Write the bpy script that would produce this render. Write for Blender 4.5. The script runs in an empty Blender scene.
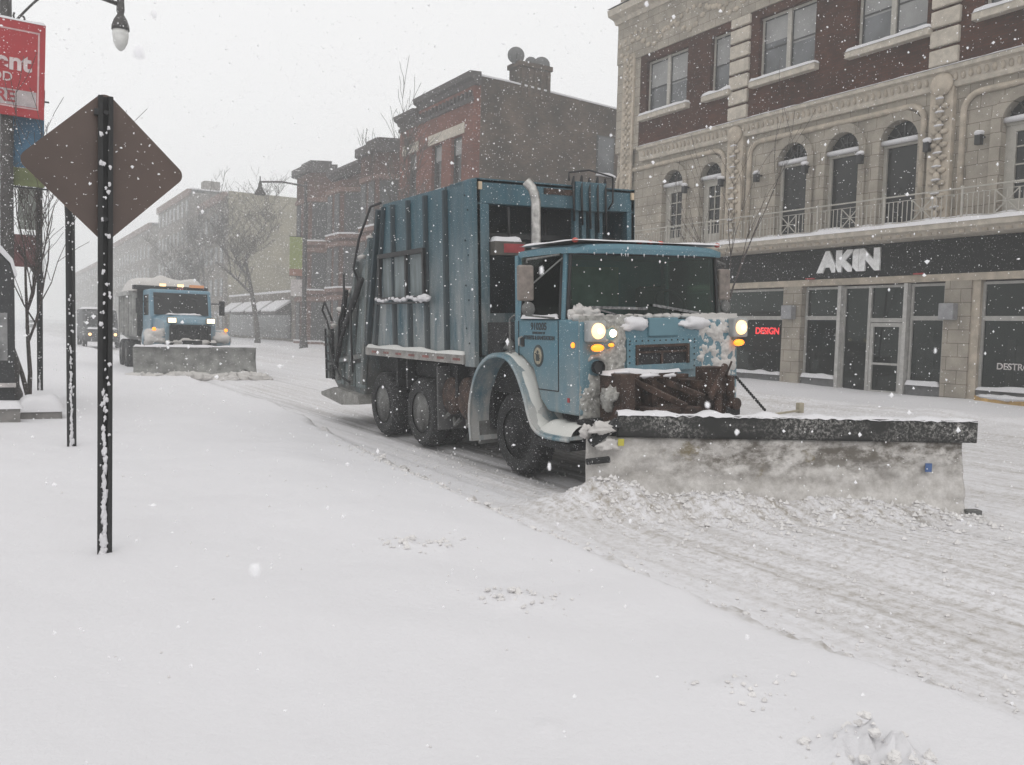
import bpy, bmesh, math, random
import numpy as np
from mathutils import Vector, Matrix, noise as mnoise
from mathutils.geometry import tessellate_polygon
random.seed(7)
sc = bpy.context.scene
COL = sc.collection
R = math.radians

# ------------------------------------------------------------------ camera
cam_d = bpy.data.cameras.new("camera")
cam = bpy.data.objects.new("camera", cam_d)
COL.objects.link(cam)
cam_d.sensor_width = 36.0
cam_d.lens = 870.0 / 1024 * 36
cam_d.clip_start = 0.05
cam_d.clip_end = 3000
cam_d.dof.use_dof = True
cam_d.dof.focus_distance = 11.0
cam_d.dof.aperture_fstop = 12.0
rx = (0.85769, 0.00641859, -0.51412645)
ry = (-0.51340681, 0.06502759, -0.85567801)
rz = (0.02794016, 0.99786282, 0.05906889)
cam.matrix_world = Matrix(((rx[0], rx[1], rx[2], 0), (ry[0], ry[1], ry[2], 0), (rz[0], rz[1], rz[2], 1.8), (0, 0, 0, 1)))
sc.camera = cam

# ------------------------------------------------------------------ light
SUN_EL, SUN_ROT = R(55), R(200)
w = bpy.data.worlds.new("World")
sc.world = w
w.use_nodes = True
nt = w.node_tree
nt.nodes.clear()
wo = nt.nodes.new('ShaderNodeOutputWorld')
bg = nt.nodes.new('ShaderNodeBackground')
sky = nt.nodes.new('ShaderNodeTexSky')
sky.sky_type = 'NISHITA'
sky.sun_disc = False
sky.sun_elevation = SUN_EL
sky.sun_rotation = SUN_ROT
sky.air_density = 1.0
sky.dust_density = 4.0
hs = nt.nodes.new('ShaderNodeHueSaturation')
hs.inputs['Saturation'].default_value = 0.25
mx = nt.nodes.new('ShaderNodeMix')
mx.data_type = 'RGBA'
mx.inputs[0].default_value = 0.86          # the closed cloud deck
mx.inputs[7].default_value = (9.5, 9.45, 9.45, 1)
nt.links.new(sky.outputs[0], hs.inputs['Color'])
nt.links.new(hs.outputs[0], mx.inputs[6])
nt.links.new(mx.outputs[2], bg.inputs['Color'])
bg.inputs['Strength'].default_value = 0.1
nt.links.new(bg.outputs[0], wo.inputs['Surface'])

sd = bpy.data.lights.new("sun", 'SUN')
sd.energy = 0.5
sd.angle = R(40)
sd.color = (1.0, 0.97, 0.93)
so = bpy.data.objects.new("sun", sd)
COL.objects.link(so)
so.rotation_euler = (R(35), 0, R(-20))

sc.view_settings.view_transform = 'Standard'
sc.view_settings.look = 'None'
sc.view_settings.exposure = 0.18
sc.view_settings.gamma = 1.0
sc.view_settings.use_curve_mapping = False
sc.render.engine = 'CYCLES'
sc.cycles.use_denoising = True
sc.cycles.max_bounces = 7
sc.cycles.diffuse_bounces = 3
sc.cycles.glossy_bounces = 3
sc.cycles.transmission_bounces = 4
sc.cycles.transparent_max_bounces = 10
sc.cycles.volume_bounces = 2
sc.cycles.caustics_reflective = False
sc.cycles.caustics_refractive = False
sc.cycles.sample_clamp_indirect = 4.0

# ------------------------------------------------------------------ materials
def nodes(m):
    m.use_nodes = True
    t = m.node_tree
    return t, t.nodes['Principled BSDF']

def ramp(t, src, a, b):
    n = t.nodes.new('ShaderNodeMapRange')
    n.inputs[1].default_value = a
    n.inputs[2].default_value = b
    t.links.new(src, n.inputs[0])
    return n.outputs[0]

def noise(t, vec, scale, detail=4, rough=.55):
    n = t.nodes.new('ShaderNodeTexNoise')
    n.inputs['Scale'].default_value = scale
    n.inputs['Detail'].default_value = detail
    n.inputs['Roughness'].default_value = rough
    t.links.new(vec, n.inputs['Vector'])
    return n.outputs[0]

def mixc(t, fac, a, b):
    n = t.nodes.new('ShaderNodeMix')
    n.data_type = 'RGBA'
    for k, v in ((0, fac), (6, a), (7, b)):
        if isinstance(v, (tuple, list)):
            n.inputs[k].default_value = (v[0], v[1], v[2], 1)
        elif isinstance(v, (int, float)):
            n.inputs[k].default_value = v
        else:
            t.links.new(v, n.inputs[k])
    return n.outputs[2]

def math_(t, op, a, b=0.0):
    n = t.nodes.new('ShaderNodeMath')
    n.operation = op
    for k, v in ((0, a), (1, b)):
        if isinstance(v, (int, float)):
            n.inputs[k].default_value = v
        else:
            t.links.new(v, n.inputs[k])
    return n.outputs[0]

def bump(t, p, h, strength, dist=.01):
    b = t.nodes.new('ShaderNodeBump')
    b.inputs['Strength'].default_value = strength
    b.inputs['Distance'].default_value = dist
    t.links.new(h, b.inputs['Height'])
    t.links.new(b.outputs[0], p.inputs['Normal'])

def stretch(t, vec, s):
    n = t.nodes.new('ShaderNodeMapping')
    n.inputs['Scale'].default_value = s
    t.links.new(vec, n.inputs['Vector'])
    return n.outputs[0]

def M(name, col, rough=.6, metal=0.0, var=.2, scale=6, bmp=.0, bscale=60, grime=None, gcol=(.30, .29, .27), gamt=.6,
      flecks=0.0, spec=.5, streak=False, fscale=70):
    m = bpy.data.materials.new(name)
    t, p = nodes(m)
    tc = t.nodes.new('ShaderNodeTexCoord')
    v = tc.outputs['Object']
    nz = ramp(t, noise(t, stretch(t, v, (3, 3, .4)) if streak else v, scale), .3, .7)
    c = mixc(t, nz, [x * (1 - var) for x in col], [min(1, x * (1 + var)) for x in col])
    if grime:                      # a salty road film that thins out with height
        sp = t.nodes.new('ShaderNodeSeparateXYZ')
        t.links.new(v, sp.inputs[0])
        g = ramp(t, sp.outputs[2], grime[1], grime[0])
        n2 = ramp(t, noise(t, stretch(t, v, (2, 2, .5)), 2.3, 6, .65), .32, .68)
        g2 = math_(t, 'MULTIPLY', math_(t, 'ADD', g, .12), n2)
        g2 = math_(t, 'MINIMUM', math_(t, 'MULTIPLY', g2, gamt * 1.8), .92)
        c = mixc(t, g2, c, gcol)
    if flecks:
        fn = noise(t, v, fscale, 2, .6)
        ff = ramp(t, fn, .70 - flecks * .1, .74 - flecks * .1)
        c = mixc(t, ff, c, (.8, .8, .81))
    t.links.new(c, p.inputs['Base Color'])
    p.inputs['Roughness'].default_value = rough
    p.inputs['Metallic'].default_value = metal
    p.inputs['Specular IOR Level'].default_value = spec
    if bmp:
        bump(t, p, noise(t, v, bscale, 5), bmp)
    return m

def brick_mat(name, c1, c2, mortar, bw=.22, rh=.075, ms=.009, rough=.9, bmp=.5, var=.35, vs=.6, off=.5, flecks=0):
    m = bpy.data.materials.new(name)
    t, p = nodes(m)
    tc = t.nodes.new('ShaderNodeTexCoord')
    sp = t.nodes.new('ShaderNodeSeparateXYZ')
    t.links.new(tc.outputs['Object'], sp.inputs[0])
    cb = t.nodes.new('ShaderNodeCombineXYZ')
    t.links.new(math_(t, 'ADD', sp.outputs[0], sp.outputs[1]), cb.inputs[0])
    t.links.new(sp.outputs[2], cb.inputs[1])
    b = t.nodes.new('ShaderNodeTexBrick')
    b.offset = off
    b.inputs['Scale'].default_value = 1
    b.inputs['Brick Width'].default_value = bw
    b.inputs['Row Height'].default_value = rh
    b.inputs['Mortar Size'].default_value = ms
    b.inputs['Mortar Smooth'].default_value = .3
    b.inputs['Bias'].default_value = 0
    b.inputs['Color1'].default_value = (*c1, 1)
    b.inputs['Color2'].default_value = (*c2, 1)
    b.inputs['Mortar'].default_value = (*mortar, 1)
    t.links.new(cb.outputs[0], b.inputs['Vector'])
    nz = ramp(t, noise(t, tc.outputs['Object'], vs, 8, .65), .3, .7)
    c = mixc(t, nz, b.outputs[0], (0, 0, 0))
    mul = t.nodes.new('ShaderNodeMix'); mul.data_type = 'RGBA'; mul.blend_type = 'MULTIPLY'
    mul.inputs[0].default_value = var
    t.links.new(b.outputs[0], mul.inputs[6])
    g = t.nodes.new('ShaderNodeCombineColor')
    for k in range(3): t.links.new(nz, g.inputs[k])
    t.links.new(g.outputs[0], mul.inputs[7])
    out = mul.outputs[2]
    if flecks:
        ff = ramp(t, noise(t, tc.outputs['Object'], 16, 3, .6), .68, .72)
        out = mixc(t, ff, out, (.75, .75, .76))
    t.links.new(out, p.inputs['Base Color'])
    p.inputs['Roughness'].default_value = rough
    p.inputs['Specular IOR Level'].default_value = .2
    bump(t, p, b.outputs[1], -bmp, .01)
    return m

def emis(name, col, s):
    m = bpy.data.materials.new(name)
    t, p = nodes(m)
    p.inputs['Base Color'].default_value = (*[min(1, c) for c in col], 1)
    p.inputs['Emission Color'].default_value = (*col, 1)
    p.inputs['Emission Strength'].default_value = s
    p.inputs['Roughness'].default_value = .2
    return m

def glass_mat(name, tint=(.25, .33, .29), rough=.04):
    m = bpy.data.materials.new(name)
    t, p = nodes(m)
    o = t.nodes['Material Output']
    tr = t.nodes.new('ShaderNodeBsdfTransparent'); tr.inputs[0].default_value = (*tint, 1)
    gl = t.nodes.new('ShaderNodeBsdfGlossy'); gl.inputs['Roughness'].default_value = rough
    gl.inputs['Color'].default_value = (.8, .9, .85, 1)
    fr = t.nodes.new('ShaderNodeFresnel'); fr.inputs[0].default_value = 1.35
    mm = t.nodes.new('ShaderNodeMixShader')
    t.links.new(fr.outputs[0], mm.inputs[0])
    t.links.new(tr.outputs[0], mm.inputs[1])
    t.links.new(gl.outputs[0], mm.inputs[2])
    t.links.new(mm.outputs[0], o.inputs['Surface'])
    return m

def snow_mat(name, col=(.675, .668, .685), dirty=(.30, .27, .23), use_attr=False, bmp=.55, bscale=22):
    m = bpy.data.materials.new(name)
    t, p = nodes(m)
    tc = t.nodes.new('ShaderNodeTexCoord')
    v = tc.outputs['Object']
    n1 = noise(t, v, bscale, 8, .7)
    if use_attr:
        at = t.nodes.new('ShaderNodeAttribute'); at.attribute_name = 'dirt'
        d = at.outputs['Fac']
        sv = stretch(t, v, (7, .13, 1))
        n2 = ramp(t, noise(t, sv, 1.0, 6, .65), .44, .66)
        n3 = ramp(t, noise(t, v, 13, 9, .8), .46, .62)
        k = math_(t, 'MULTIPLY', d, math_(t, 'ADD', math_(t, 'MULTIPLY', n2, .6), math_(t, 'MULTIPLY', n3, .75)))
        k = math_(t, 'MINIMUM', k, 1.0)
        c = mixc(t, k, col, dirty)
        at2 = t.nodes.new('ShaderNodeAttribute'); at2.attribute_name = 'wet_dark'
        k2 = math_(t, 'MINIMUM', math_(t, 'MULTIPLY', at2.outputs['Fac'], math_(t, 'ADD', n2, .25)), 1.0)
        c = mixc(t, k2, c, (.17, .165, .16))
    else:
        c = mixc(t, ramp(t, noise(t, v, 3, 4), .3, .7), [x * .95 for x in col], col)
    t.links.new(c, p.inputs['Base Color'])
    p.inputs['Roughness'].default_value = .75
    p.inputs['Specular IOR Level'].default_value = .25
    bump(t, p, n1, bmp, .012)
    return m

SNOW = snow_mat('snow')
SNOWD = snow_mat('grey_snow', (.56, .54, .52), bmp=.8, bscale=30)
SNOWR = M('dirty_snow', (.30, .295, .275), .85, var=.45, scale=16, bmp=1.0, bscale=34, flecks=.35, fscale=26)
GROUND = snow_mat('ground_snow', use_attr=True)
BLUE = M('truck_blue_body', (.017, .076, .105), .5, var=.2, scale=3, grime=(1.5, 3.3), gcol=(.25, .27, .27), gamt=.72, streak=True, flecks=.25)
BLUEC = M('truck_blue_cab', (.075, .18, .23), .45, var=.10, scale=3, grime=(.6, 1.7), gcol=(.30, .31, .30), gamt=.5, flecks=.25)
BLUEF = M('fender_blue', (.075, .17, .215), .5, var=.15, grime=(.5, 1.8), gcol=(.45, .44, .42), gamt=.8, flecks=.3)
RIB = M('shaded_rib_blue', (.008, .024, .033), .55, var=.25, scale=4, grime=(1.4, 3.0), gcol=(.07, .075, .075), gamt=.5)  # side shade of the ribs is put into this darker blue
TAIL = M('tailgate_grime', (.085, .12, .13), .7, var=.45, scale=5, grime=(.5, 3.6), gcol=(.16, .16, .15), gamt=.9, streak=True, flecks=.4, bmp=.3)
DARK = M('dark_undercarriage', (.012, .012, .013), .8, var=.5, scale=9, flecks=.35)
RUBBER = M('tyre_rubber', (.016, .016, .017), .85, var=.4, scale=12, grime=(-.6, .6), gcol=(.05, .05, .048), gamt=.4, flecks=.4)
RUST = M('rusty_steel', (.048, .027, .019), .85, var=.75, scale=9, bmp=.4, bscale=50, grime=(-.5, .5), gcol=(.05, .04, .035), flecks=.3)
RIM = M('rim_grimy', (.13, .13, .125), .7, var=.4, scale=7, flecks=.3)
CHROME = M('exhaust_steel', (.42, .41, .39), .35, metal=.8, var=.4, scale=14)
MIRROR = M('mirror_housing', (.20, .17, .15), .5, metal=.2, var=.35, scale=10)
BLACK = M('black_metal', (.010, .010, .011), .5, var=.4)
BLACKR = M('deflector_rubber', (.016, .016, .015), .75, var=.6, scale=8, flecks=.75, fscale=55)
t_ = BLACKR.node_tree; p_ = t_.nodes['Principled BSDF']
v_ = [n for n in t_.nodes if n.type == 'TEX_COORD'][0].outputs['Object']
m1 = ramp(t_, noise(t_, stretch(t_, v_, (1, 1, 2)), 1.6, 4), .40, .66)
m2 = ramp(t_, noise(t_, v_, 34, 6, .75), .47, .64)
t_.links.new(mixc(t_, math_(t_, 'MULTIPLY', m1, m2), (.014, .014, .013), (.42, .41, .39)), p_.inputs['Base Color'])
GLASS = glass_mat('windshield_glass', (.26, .42, .34))
SGLASS = glass_mat('side_glass', (.50, .60, .54))
SEAT = M('seat_dark', (.07, .07, .07), .8)
INTER = M('cab_interior', (.12, .13, .125), .8)
REFL = M('red_reflector', (.30, .035, .04), .4)
WHITEP = M('white_paint', (.7, .7, .69), .5)
AMBER = emis('amber_lamp', (1.0, .28, .02), 1.6)
HEADL = emis('headlamp_glow', (1.0, .66, .32), 1.5)
HEADD = emis('headlamp_bulb', (1.0, .85, .6), 3.2)
REDL = M('red_marker', (.45, .06, .04), .3)
TXT = M('black_lettering', (.03, .035, .04), .6)
SEAL = M('seal_tan', (.30, .27, .20), .6, var=.4, scale=30)
SEALD = M('seal_ring', (.05, .06, .06), .6)
WINPANE = M('window_pane', (.10, .105, .11), .12, var=.5, scale=.9, spec=.6)  # grey of reflected sky and blinds is put into the base colour
WINDARK = M('dark_glass', (.012, .012, .012), .12, var=.7, scale=1.2, spec=.3)
SHADE = M('roller_blind', (.27, .27, .265), .8, var=.15, scale=2)
BRICK5 = brick_mat('oxblood_brick', (.115, .042, .025), (.068, .026, .016), (.06, .036, .026), flecks=1, var=.6)
STONE5 = brick_mat('limestone_blocks', (.42, .378, .318), (.365, .328, .275), (.18, .15, .12), bw=.62, rh=.36, ms=.010, bmp=.35, var=.38, vs=1.6)
STONEP = M('carved_stone', (.42, .365, .295), .9, var=.25, scale=3, bmp=.6, bscale=30)
STONEW = M('pale_stone', (.46, .415, .35), .9, var=.2, scale=5, bmp=.5, bscale=25)
FRAMEW = M('cream_frame', (.38, .36, .32), .6, var=.12)
FRAMED = M('dark_sash', (.035, .035, .035), .5)
FASCIA = M('black_fascia', (.005, .005, .005), .6, var=.4, flecks=.2, fscale=40, spec=.15)
BRICK4 = brick_mat('red_brick', (.25, .078, .05), (.175, .055, .036), (.16, .11, .09), var=.5)
BRICK4S = brick_mat('common_brick', (.155, .105, .075), (.10, .07, .052), (.15, .13, .105), rh=.09, bw=.26, var=.85, vs=.5, bmp=.3)
BRICK3 = brick_mat('brown_brick', (.15, .07, .052), (.11, .05, .04), (.12, .09, .07), var=.5)
STONE3 = M('brown_stone', (.17, .10, .08), .9, var=.3)
YELLOW2 = brick_mat('yellow_brick', (.33, .30, .21), (.29, .26, .18), (.25, .22, .18), var=.4)
GREYB = brick_mat('grey_brown_brick', (.24, .21, .18), (.20, .17, .15), (.16, .14, .12), var=.4)
CORN = M('dark_cornice', (.05, .04, .038), .7, var=.3)
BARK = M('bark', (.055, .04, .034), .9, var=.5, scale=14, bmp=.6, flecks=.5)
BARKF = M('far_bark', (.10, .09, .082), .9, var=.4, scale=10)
SIGNB = M('sign_back', (.082, .056, .046), .45, metal=.1, var=.3, scale=1.1, flecks=.1, fscale=42)
POST = M('sign_post', (.008, .008, .008), .6, var=.3)
REDS = M('red_sign', (.33, .006, .012), .5, var=.08, flecks=.2, fscale=34)
GREYS = M('grey_sign_text', (.50, .47, .46), .6)
BANB = M('blue_banner', (.04, .12, .20), .8, var=.3, scale=3, flecks=.4, fscale=30)
BANG = M('green_banner', (.13, .15, .06), .8, var=.2)
BANY = M('lime_banner', (.26, .30, .11), .8, var=.15)
BANR = M('coral_banner', (.28, .14, .10), .8, var=.2)
LPOLE = M('lamp_pole', (.035, .03, .028), .6, var=.4, scale=9, flecks=.5, fscale=30)
GLOBE = M('lamp_glass', (.62, .62, .60), .25)

# ------------------------------------------------------------------ mesh helpers
class MB:
    def __init__(s):
        s.v = []; s.f = []
    def box(s, x0, x1, y0, y1, z0, z1):
        n = len(s.v)
        for z in (z0, z1):
            s.v += [(x0, y0, z), (x1, y0, z), (x1, y1, z), (x0, y1, z)]
        s.f += [tuple(n + i for i in q) for q in ((3, 2, 1, 0), (4, 5, 6, 7), (0, 1, 5, 4), (1, 2, 6, 5), (2, 3, 7, 6), (3, 0, 4, 7))]
        return s
    def hexa(s, a, b):                  # two quads of four points
        n = len(s.v)
        s.v += list(a) + list(b)
        s.f += [tuple(n + i for i in q) for q in ((3, 2, 1, 0), (4, 5, 6, 7), (0, 1, 5, 4), (1, 2, 6, 5), (2, 3, 7, 6), (3, 0, 4, 7))]
        return s
    def bar(s, p, q, w_, h_, up=(0, 0, 1)):
        p = Vector(p); q = Vector(q); d = (q - p).normalized(); u = Vector(up)
        if abs(d.dot(u)) > .95: u = Vector((0, 1, 0))
        a = d.cross(u).normalized(); b = a.cross(d)
        A = [p + a * i * w_ / 2 + b * j * h_ / 2 for i, j in ((-1, -1), (1, -1), (1, 1), (-1, 1))]
        B = [c + (q - p) for c in A]
        return s.hexa([tuple(c) for c in A], [tuple(c) for c in B])
    def tube(s, pts, r, seg=8, cap=True):
        pts = [Vector(p) for p in pts]
        rs = r if isinstance(r, (list, tuple)) else [r] * len(pts)
        n0 = len(s.v)
        d0 = (pts[1] - pts[0]).normalized()
        a = d0.cross(Vector((0, 0, 1)))
        if a.length < .1: a = d0.cross(Vector((1, 0, 0)))
        a.normalize()
        for i, p in enumerate(pts):
            d = ((pts[min(i + 1, len(pts) - 1)] - pts[max(i - 1, 0)])).normalized()
            a = (a - d * a.dot(d)).normalized()
            b = d.cross(a)
            for k in range(seg):
                t = 2 * math.pi * k / seg
                s.v.append(tuple(p + (a * math.cos(t) + b * math.sin(t)) * rs[i]))
        for i in range(len(pts) - 1):
            for k in range(seg):
                k2 = (k + 1) % seg
                s.f.append((n0 + i * seg + k, n0 + i * seg + k2, n0 + (i + 1) * seg + k2, n0 + (i + 1) * seg + k))
        if cap:
            s.f.append(tuple(n0 + k for k in reversed(range(seg))))
            e = n0 + (len(pts) - 1) * seg
            s.f.append(tuple(e + k for k in range(seg)))
        return s
    def lathe(s, prof, c, axis='z', seg=16):      # prof = [(r, h)]
        n0 = len(s.v)
        for r, h in prof:
            for k in range(seg):
                t = 2 * math.pi * k / seg
                u, w_ = r * math.cos(t), r * math.sin(t)
                p = {'z': (u, w_, h), 'x': (h, u, w_), 'y': (w_, h, u)}[axis]
                s.v.append((p[0] + c[0], p[1] + c[1], p[2] + c[2]))
        for i in range(len(prof) - 1):
            for k in range(seg):
                k2 = (k + 1) % seg
                s.f.append((n0 + i * seg + k, n0 + i * seg + k2, n0 + (i + 1) * seg + k2, n0 + (i + 1) * seg + k))
        s.f.append(tuple(n0 + k for k in reversed(range(seg))))
        e = n0 + (len(prof) - 1) * seg
        s.f.append(tuple(e + k for k in range(seg)))
        return s
    def prism(s, poly, axis, a0, a1):             # closed polygon extruded along axis ('x': poly is (y,z); 'y': (x,z); 'z': (x,y))
        n0 = len(s.v); n = len(poly)
        def P(u, v, a): return {'x': (a, u, v), 'y': (u, a, v), 'z': (u, v, a)}[axis]
        for a in (a0, a1):
            s.v += [P(u, v, a) for u, v in poly]
        tess = tessellate_polygon([[Vector((u, v, 0)) for u, v in poly]])
        for t in tess:
            s.f.append(tuple(n0 + i for i in t)); s.f.append(tuple(n0 + n + i for i in reversed(t)))
        for i in range(n):
            j = (i + 1) % n
            s.f.append((n0 + i, n0 + j, n0 + n + j, n0 + n + i))
        return s
    def holed(s, outer, holes, x0, x1):           # wall sheet in the y-z plane with openings, front at x0, back at x1
        polys = [outer] + holes
        tess = tessellate_polygon([[Vector((u, v, 0)) for u, v in p] for p in polys])
        flat = [q for p in polys for q in p]
        n0 = len(s.v); n = len(flat)
        for x in (x0, x1):
            s.v += [(x, u, v) for u, v in flat]
        for t in tess:
            s.f.append(tuple(n0 + i for i in t)); s.f.append(tuple(n0 + n + i for i in reversed(t)))
        k = 0
        for p in polys:
            m = len(p)
            for i in range(m):
                j = (i + 1) % m
                s.f.append((n0 + k + i, n0 + k + j, n0 + n + k + j, n0 + n + k + i))
            k += m
        return s
    def sphere(s, c, r, seg=8, rings=5, sq=(1, 1, 1)):
        n0 = len(s.v)
        for i in range(rings + 1):
            ph = math.pi * i / rings
            for k in range(seg):
                t = 2 * math.pi * k / seg
                s.v.append((c[0] + r * sq[0] * math.sin(ph) * math.cos(t), c[1] + r * sq[1] * math.sin(ph) * math.sin(t), c[2] + r * sq[2] * math.cos(ph)))
        for i in range(rings):
            for k in range(seg):
                k2 = (k + 1) % seg
                s.f.append((n0 + i * seg + k, n0 + (i + 1) * seg + k, n0 + (i + 1) * seg + k2, n0 + i * seg + k2))
        return s
    def lump(s, c, r, sq=(1, 1, 1), amp=.3, seg=10, rings=7, seed=0):
        if r > .08: seg, rings = 26, 18
        n = len(s.v)
        s.sphere(c, r, seg, rings, sq)
        for i in range(n, len(s.v)):
            p = Vector(s.v[i]); d = p - Vector(c)
            k = 1 + amp * (mnoise.noise(p * (1.3 / r) + Vector((seed, seed * 2, 0))) + .45 * mnoise.noise(p * (4 / r) + Vector((seed, 5, 0))) + .2 * mnoise.noise(p * (9 / r)))
            s.v[i] = tuple(Vector(c) + d * k)
        return s
    def snowcap(s, x0, x1, y0, y1, z, h, step=.08, seed=0, amp=.5):
        nx = max(3, int((x1 - x0) / step)); ny = max(3, int((y1 - y0) / step))
        nx = min(nx, 60); ny = min(ny, 160)
        n0 = len(s.v)
        for j in range(ny + 1):
            for i in range(nx + 1):
                x = x0 + (x1 - x0) * i / nx; y = y0 + (y1 - y0) * j / ny
                e = min(i, nx - i) / nx * 2; g = min(j, ny - j) / ny * 2
                wx = min(1, min(x - x0, x1 - x) / (h * .9 + 1e-6)); wy = min(1, min(y - y0, y1 - y) / (h * .9 + 1e-6))
                prof = math.sqrt(max(0, 1 - (1 - wx) ** 2)) * math.sqrt(max(0, 1 - (1 - wy) ** 2))
                q = 1 + amp * mnoise.noise(Vector((x * 2.2 + seed, y * 2.2, seed)))
                s.v.append((x, y, z + h * prof * q))
        for j in range(ny):
            for i in range(nx):
                a = n0 + j * (nx + 1) + i
                s.f.append((a, a + 1, a + nx + 2, a + nx + 1))
        return s
    def xf(s, m):
        s.v = [tuple(m @ Vector(p)) for p in s.v]
        return s
    def build(s, name, mat, parent=None, smooth=False, bevel=0, label=None):
        me = bpy.data.meshes.new(name)
        me.from_pydata([tuple(p) for p in s.v], [], s.f)
        me.update()
        bm = bmesh.new(); bm.from_mesh(me)
        bmesh.ops.recalc_face_normals(bm, faces=bm.faces)
        bm.to_mesh(me); bm.free()
        me.materials.append(mat)
        if smooth:
            me.polygons.foreach_set('use_smooth', [True] * len(me.polygons))
        o = bpy.data.objects.new(name, me)
        COL.objects.link(o)
        if parent: o.parent = parent
        if bevel:
            b = o.modifiers.new('bevel', 'BEVEL'); b.width = bevel; b.segments = 2; b.limit_method = 'ANGLE'
        if label: o['label'] = label
        return o

def tag(o, label, cat, group=None, kind=None):
    if label: o['label'] = label
    if cat: o['category'] = cat
    if group: o['group'] = group
    if kind: o['kind'] = kind
    return o

def thing(name, label, cat, loc=(0, 0, 0), rz_=0, group=None):
    o = bpy.data.objects.new(name, None)
    o.empty_display_size = .3
    COL.objects.link(o)
    o.location = loc; o.rotation_euler = (0, 0, rz_)
    return tag(o, label, cat, group)

def dup(root, loc, label, rz_=None):
    r = root.copy(); COL.objects.link(r); r.location = loc
    if rz_ is not None: r.rotation_euler = (0, 0, rz_)
    r['label'] = label
    for ch in list(root.children):
        c = ch.copy(); COL.objects.link(c); c.parent = r
        for g in list(ch.children):
            d = g.copy(); COL.objects.link(d); d.parent = c
    return r

def text(name, body, size, mat, parent, mtx, depth=.004, align='CENTER', bold=0.0, sx=1.0):
    c = bpy.data.curves.new(name, 'FONT')
    c.body = body; c.size = size; c.extrude = depth; c.align_x = align; c.align_y = 'CENTER'; c.offset = bold
    tmp = bpy.data.objects.new('tmp', c)
    COL.objects.link(tmp)
    dg = bpy.context.evaluated_depsgraph_get()
    me = bpy.data.meshes.new_from_object(tmp.evaluated_get(dg))
    bpy.data.objects.remove(tmp)
    me.transform(mtx @ Matrix.Diagonal((sx, 1, 1, 1)))
    me.materials.clear(); me.materials.append(mat)
    o = bpy.data.objects.new(name, me)
    COL.objects.link(o)
    if parent: o.parent = parent
    return o

def plane_mtx(loc, right, up):
    r = Vector(right).normalized(); u = Vector(up).normalized(); n = r.cross(u)
    return Matrix(((r.x, u.x, n.x, loc[0]), (r.y, u.y, n.y, loc[1]), (r.z, u.z, n.z, loc[2]), (0, 0, 0, 1)))

# ------------------------------------------------------------------ ground
def vn(x, y, seed=0):                     # value noise, numpy
    xi = np.floor(x).astype(np.int64); yi = np.floor(y).astype(np.int64)
    fx = x - xi; fy = y - yi
    fx = fx * fx * (3 - 2 * fx); fy = fy * fy * (3 - 2 * fy)
    def h(a, b):
        n = (a * 374761393 + b * 668265263 + seed * 974634777) & 0xffffffff
        n = ((n ^ (n >> 13)) * 1274126177) & 0xffffffff
        return ((n ^ (n >> 16)) & 0xffff) / 65535.0
    return (h(xi, yi) * (1 - fx) + h(xi + 1, yi) * fx) * (1 - fy) + (h(xi, yi + 1) * (1 - fx) + h(xi + 1, yi + 1) * fx) * fy
def fbm(x, y, o=5, seed=0, g=.5):
    r = 0; a = 1.0; t = 0
    for i in range(o):
        r = r + a * (vn(x, y, seed + i) - .5); t += a; a *= g; x = x * 2.03 + 11.3; y = y * 2.03 + 5.7
    return r / t * 2
def sst(a, b, x):
    t = np.clip((x - a) / (b - a), 0, 1)
    return t * t * (3 - 2 * t)

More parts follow.
